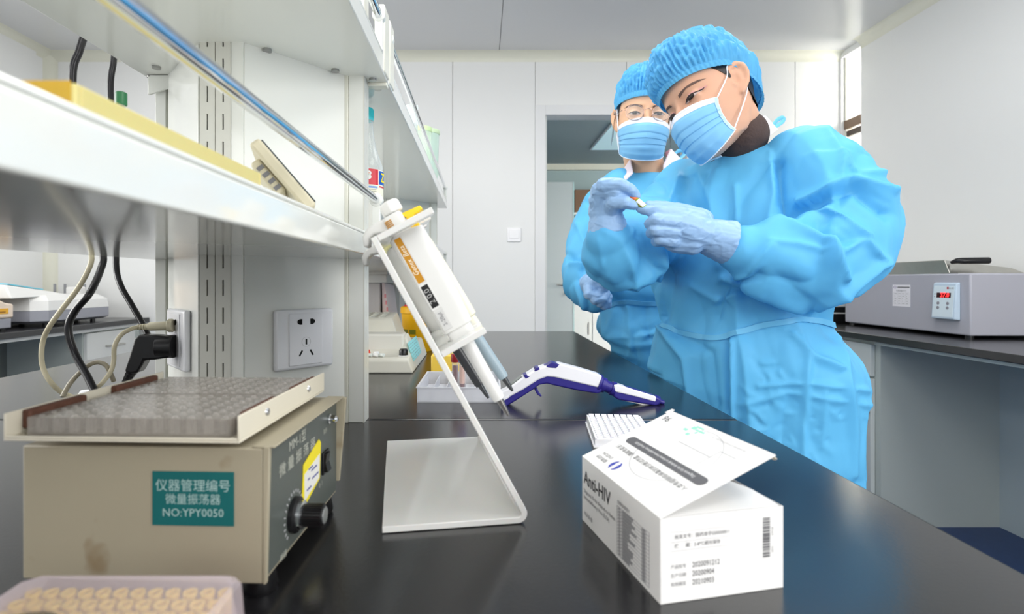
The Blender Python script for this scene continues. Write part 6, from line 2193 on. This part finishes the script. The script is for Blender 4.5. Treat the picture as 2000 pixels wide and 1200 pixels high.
# gloves
glove('glove', p1,
      [[(1392, 464, 1.0, .031), (1352, 452, 1.0, .036), (1325, 440, .995, .034)], [(1350, 470, 1.0, .028), (1318, 472, 1.0, .021)], [(1360, 435, 1.0, .026), (1326, 420, .99, .017)]],
      [[(1330, 418, .985, .0150), (1288, 414, .975, .0118), (1264, 411, .985, .0098), (1252, 409, .994, .0085)],
       [(1372, 428, 1.02, .020), (1334, 411, 1.025, .0135), (1294, 404, 1.015, .0112), (1267, 402, 1.003, .0090)],
       [(1322, 435, .975, .0150), (1282, 430, .966, .0125), (1270, 437, .985, .0110), (1290, 444, 1.01, .0100)],
       [(1318, 453, .978, .0145), (1280, 449, .970, .0120), (1272, 455, .992, .0105), (1294, 458, 1.01, .0095)],
       [(1316, 471, .985, .0135), (1288, 468, .980, .0110), (1281, 472, 1.0, .0098), (1302, 473, 1.01, .009)]],
      [(((1382, 462, 1.0), .0335), ((1424, 474, 1.0), .0425))], 1)
glove('glove', p1,
      [[(1186, 442, 1.05, .030), (1182, 412, 1.045, .033), (1178, 380, 1.03, .026)], [(1176, 395, 1.035, .026), (1172, 372, 1.015, .017)]],
      [[(1180, 362, 1.0, .0150), (1212, 360, .985, .0120), (1233, 371, .99, .0100), (1242, 383, .998, .0088)],
       [(1188, 418, 1.04, .019), (1198, 396, 1.0, .0140), (1222, 396, .985, .0115), (1238, 402, .995, .0088)],
       [(1170, 374, 1.015, .0150), (1202, 376, .995, .0122), (1222, 386, 1.004, .0105), (1236, 394, 1.008, .0090)],
       [(1164, 390, 1.03, .0145), (1194, 394, 1.018, .0120), (1212, 404, 1.028, .0105), (1206, 411, 1.04, .0095)],
       [(1164, 406, 1.045, .0135), (1190, 408, 1.032, .0110), (1204, 416, 1.042, .0098), (1198, 420, 1.05, .009)]],
      [(((1184, 420, 1.045), .032), ((1187, 451, 1.05), .0395))], 4)
# the vial between the fingers
va, vb = at(1230, 381, .999), at(1265, 411, .984)
vt = thing('sample_vial', 'small vial with orange cap, white label and green tip held between gloved fingers', 'vial', tuple(va))
d = (vb - va)
q = d.to_track_quat('Z', 'Y').to_matrix().to_4x4()
q.translation = va
L_ = d.length
MB().lathe([(.0001, 0), (.0056, .0008), (.0062, .0022), (.0062, L_ * .34), (.0053, L_ * .36)], 20, q).build('cap', mat('vial_orange', (236, 120, 60), .4), vt, smooth=40)
MB().lathe([(.0056, L_ * .33), (.006, L_ * .36), (.006, L_ * .8), (.005, L_ * .86)], 20, q).build('vial_body', mat('vial_yellow_green', (186, 190, 60), .2, trans=.3), vt, smooth=40)
MB().lathe([(.0061, L_ * .78), (.005, L_ * .9), (.002, L_), (.0001, L_)], 20, q).build('vial_tip', mat('vial_green', (120, 206, 60), .3), vt, smooth=40)
b = MB()
lc = q.inverted() @ V((0, 0, CZ))
lu = q.to_3x3().inverted() @ V((0.5, 0, 1.0))
ga = atan2(lc.y, lc.x)
gu = atan2(lu.y, lu.x)
go = ((gu - ga + pi) % (2 * pi)) - pi
gc = math.degrees(ga + go * .35)
for k in range(8):
    g0, g1 = R(gc - 52 + k * 13), R(gc - 52 + (k + 1) * 13)
    # label half around the side that faces the camera
    b.add([q @ V((.0064 * cos(g_), .0064 * sin(g_), h_)) for g_ in (g0, g1) for h_ in (L_ * .42, L_ * .8)], [(0, 1, 3, 2)])
b.build('label', mat('vial_label', (246, 244, 240), .5), vt, smooth=60)

# ------------------------------------------------------------------ person 2: behind, upright, wearing glasses
K2, Y2 = 1.073, 1.073
HR2 = Matrix(((0.9851, 0.1603, 0.0624), (-0.1559, 0.9853, -0.07), (-0.0727, 0.0592, 0.9956)))
HM2 = HR2.to_4x4() @ Matrix.Scale(K2, 4)
HM2.translation = V((0.4643 * Y2, 1.5467 * Y2, CZ + 0.4626 * Y2))
p2 = thing('person', 'person in glasses, blue gown and cap standing behind with a gloved hand at the waist', 'person', (0.53, 1.70, 0))
S = lambda x, y, Y: at(x, y, Y * Y2)
mb = MB()
head_shapes(mb, HM2)
NB2 = S(1262, 345, 1.585)
mb.chain([(HM2 @ V((0, .02, -.06)), .054 * K2), (NB2, .056 * K2), (V((.54, 1.71, 1.2)), .09), (V((.59, 1.72, .86)), .10)], 24)
for s in (-1, 1):
    hp, ft = V((.60 + s * .065, 1.72, .82)), V((.61 + s * .08, 1.72, .07))
    mb.chain([(hp, .072), (hp.lerp(ft, .5), .058), (ft, .04)], 20)
    mb.chain([(ft + V((0, .03, -.03)), .036), (ft + V((0, -.11, -.045)), .024)], 16)
mb.chain([(V((.54, 1.71, 1.27)), .06), (S(1200, 372, 1.58), .052), (S(1142, 520, 1.52), .042), (S(1168, 570, 1.42), .028)], 18)
mb.chain([(V((.54, 1.71, 1.27)), .06), (S(1335, 372, 1.58), .052), (S(1368, 520, 1.56), .042), (S(1360, 588, 1.46), .028)], 18)
legwear(p2, [(V((.60 + s * .065, 1.72, .82)), V((.605 + s * .072, 1.72, .45)), V((.61 + s * .08, 1.72, .07)), .072) for s in (-1, 1)])
body2 = link('body', fuse(mb, .0036, 5), skin2, p2, smooth=180)
bv2, onf2 = person_head(p2, body2, HM2, skin2, False, 0)
for s in (1, -1):
    hair_patch([(s * 50, .052), (s * 62, .030), (s * 72, .012), (s * 80, -.012), (s * 84, -.010), (s * 86, .03), (s * 86, .052)], p2, bv2, HM2)
    b = MB()
    for k in range(3):
        b.tube(catmull([HM2 @ V((s * (.073 + k * .001), .004 - k * .004, .03)), HM2 @ V((s * (.078 + k * .0015), -.002, -.01)), HM2 @ V((s * (.079 + k * .002), .0, -.05 - k * .012))], 8), .00045, 6)
    b.build('hair_strand', hair_m, p2)
face_mask(p2, HM2, bv2, 1.02, 80)
bouffant(p2, HM2, 9, .85, .012)
# glasses
gl = thing('eyeglasses', 'thin round wire framed eyeglasses worn by the person standing behind', 'glasses', tuple(HM2 @ V((0, -.11, 0))))
wire = mat('wire_rose_gold', (190, 160, 150), .2, metal=1)
P = lambda x, y, z: HM2 @ V((x, y, z))
b = MB()
for s in (-1, 1):
    b.tube([P(s * .0345 + .0235 * cos(t), -.1115 + .006 * abs(cos(t) * s * .5 + .5) * 0 + .10 * (s * (s * .0345 + .0235 * cos(t)) - .0345) * .15, -.0045 + .0215 * sin(t)) for t in [2 * pi * k / 40 for k in range(40)]], .00085 * K2, 6, closed=True)
b.build('rim', wire, gl, smooth=60)
b = MB()
b.tube(catmull([P(-.0115, -.113, .002), P(-.005, -.116, .0045), P(.005, -.116, .0045), P(.0115, -.113, .002)], 6), .0008 * K2, 6)
b.build('bridge', wire, gl, smooth=60)
for s in (-1, 1):
    b = MB()
    b.tube(catmull([P(s * .0575, -.109, .001), P(s * .068, -.104, .002), P(s * .0735, -.06, .002), P(s * .0775, .0, .006), P(s * .078, .018, .0)], 6), .0008 * K2, 6)
    b.build('temple', wire, gl, smooth=60)
    ln_ = MB()
    ring = [P(s * .0345 + .0228 * cos(t), -.1115 + .10 * (s * (s * .0345 + .0228 * cos(t)) - .0345) * .15, -.0045 + .0208 * sin(t)) for t in [2 * pi * k / 32 for k in range(32)]]
    dn = HM2.to_3x3() @ V((0, .0005, 0))
    ln_.loft([ring, [p + dn for p in ring]])
    ln_.build('lens', sheer('lens_clear', (236, 240, 240), .95, .02), gl)
    b = MB()
    b.tube([P(s * .0135, -.110, -.006), P(s * .011, -.104, -.010), P(s * .0105, -.101, -.013)], .0009, 6)
    b.build('nose_pad', wire, gl)
lf2, fc2 = V((.985, -.17, 0)), V((-.17, -.985, 0))
g = MB()
cx2 = lambda px, Y: (px - 940) / F * Y
Yb = 1.70
T2 = [(NB2.x, Yb, CZ + .335, .075, .068), (NB2.x, Yb, CZ + .315, .12, .08), (.53, Yb + .005, CZ + .27, .175, .10), (.535, Yb + .01, CZ + .18, .185, .125), (.535, Yb + .01, CZ + .06, .18, .135), (.535, Yb + .01, CZ - .03, .172, .13), (.545, Yb + .02, CZ - .075, .165, .128),
      (.553, Yb + .02, CZ - .15, .180, .15), (.575, Yb + .02, CZ - .195, .170, .155), (.60, Yb + .02, CZ - .225, .178, .16), (.615, Yb + .02, CZ - .4, .19, .165), (.615, Yb + .02, CZ - .58, .2, .17)]
torso(g, ring_table(T2, 4), lf2, fc2)
S2 = [(1212, 372, 1.58, .066), (1180, 410, 1.57, .070), (1158, 465, 1.55, .070), (1140, 525, 1.52, .060), (1146, 562, 1.47, .060), (1160, 578, 1.43, .046), (1168, 580, 1.41, .036)]
g.chain([(S(x, y, Y), r * K2) for x, y, Y, r in S2], 24)
S2b = [(1330, 372, 1.58, .066), (1355, 420, 1.57, .068), (1370, 500, 1.55, .064), (1385, 560, 1.5, .058), (1365, 588, 1.47, .040)]
g.chain([(S(x, y, Y), r * K2) for x, y, Y, r in S2b], 24)
me = fuse(g, .005, 7)
for v in me.vertices:
    if v.co.z < BZ + .012 and v.co.x < .416:
        v.co.x = .416 + (v.co.x - .416) * .02
L2 = [([(1130, 440), (1150, 490), (1160, 512)], .008, 5), ([(1116, 508), (1140, 512), (1165, 500)], -.014, 5), ([(1120, 520), (1150, 516), (1172, 522)], .010, 5), ([(1125, 560), (1140, 600)], .008, 5), ([(1140, 530), (1150, 600)], -.006, 5),
      ([(1200, 360), (1190, 400)], .006, 5), ([(1165, 655), (1230, 660), (1290, 650)], .006, 5), ([(1225, 600), (1235, 680), (1225, 700)], .006, 6), ([(1260, 600), (1275, 700)], -.006, 7), ([(1200, 610), (1180, 660)], .006, 6)]
folds(me, .0095, 7.0, (1.1, 1.1, .65), 5, [(p_, a_ * 1.4, w_ * .85) for p_, a_, w_ in L2], calm=lambda p: 1.0 if p.z < CZ + .27 else .45)
off_bench(me)
gown2 = link('gown', me, gown_m, p2, smooth=180)
gb2 = bvh_of(gown2)
ribbon('waist_tie', tie_m, gown2, [(1192, 598), (1205, 592), (1225, 590), (1250, 592), (1285, 594)], gb2, .013)
glove('glove', p2,
      [[(1166, 572, 1.41 * Y2, .030), (1158, 556, 1.40 * Y2, .036)], [(1168, 552, 1.39 * Y2, .030), (1162, 545, 1.395 * Y2, .026)]],
      [[(1150, 560, 1.385 * Y2, .0165), (1150, 576, 1.365 * Y2, .0145), (1166, 580, 1.36 * Y2, .0125), (1176, 568, 1.375 * Y2, .012)],
       [(1158, 568, 1.38 * Y2, .016), (1162, 586, 1.36 * Y2, .0140), (1178, 586, 1.36 * Y2, .0125), (1184, 574, 1.375 * Y2, .012)],
       [(1166, 574, 1.38 * Y2, .0155), (1172, 592, 1.365 * Y2, .0135), (1185, 590, 1.37 * Y2, .012), (1189, 580, 1.38 * Y2, .011)],
       [(1172, 580, 1.385 * Y2, .0145), (1180, 597, 1.37 * Y2, .0125), (1187, 596, 1.375 * Y2, .011), (1188, 588, 1.385 * Y2, .010)],
       [(1160, 548, 1.385 * Y2, .018), (1168, 545, 1.365 * Y2, .0140), (1176, 556, 1.362 * Y2, .0120), (1180, 566, 1.37 * Y2, .011)]],
      [(((1162, 560, 1.405 * Y2), .034), ((1152, 560, 1.44 * Y2), .040))], 8, voxel=.0022)
glove('glove', p2,
      [[(1364, 588, 1.46 * Y2, .030), (1343, 592, 1.45 * Y2, .034)]],
      [[(1343, 585, 1.44 * Y2, .015), (1320, 584, 1.42 * Y2, .0125), (1308, 588, 1.42 * Y2, .011)], [(1341, 592, 1.44 * Y2, .015), (1318, 592, 1.42 * Y2, .0125), (1305, 596, 1.42 * Y2, .011)],
       [(1341, 599, 1.44 * Y2, .0145), (1319, 600, 1.42 * Y2, .012), (1308, 603, 1.42 * Y2, .0105)], [(1343, 605, 1.45 * Y2, .0135), (1324, 607, 1.43 * Y2, .011), (1314, 610, 1.43 * Y2, .010)],
       [(1350, 582, 1.45 * Y2, .017), (1334, 574, 1.43 * Y2, .0125), (1320, 572, 1.425 * Y2, .011)]],
      [(((1358, 589, 1.455 * Y2), .032), ((1380, 584, 1.475 * Y2), .040))], 9, voxel=.0026)
coat2 = mat('coat_pinkish', (240, 228, 238), 0.6)
lapel([(1213, 340, 1.56 * Y2), (1232, 310, 1.55 * Y2), (1236, 338, 1.50 * Y2), (1222, 352, 1.50 * Y2)], 'coat_collar', coat2, p2)
lapel([(1296, 322, 1.51 * Y2), (1310, 291, 1.54 * Y2), (1330, 312, 1.58 * Y2), (1312, 328, 1.53 * Y2), (1296, 334, 1.50 * Y2)], 'coat_collar', coat2, p2)
lapel([(1299, 298, 1.56 * Y2), (1308, 292, 1.56 * Y2), (1310, 300, 1.56 * Y2), (1303, 312, 1.55 * Y2)], 'shirt_edge', mat('shirt_mauve', (176, 130, 150), .7), p2)
loop([(1318, 306, 1.58 * Y2), (1322, 297, 1.59 * Y2), (1332, 294, 1.6 * Y2), (1337, 300, 1.6 * Y2), (1330, 308, 1.59 * Y2), (1322, 312, 1.58 * Y2)], .006, gown2)
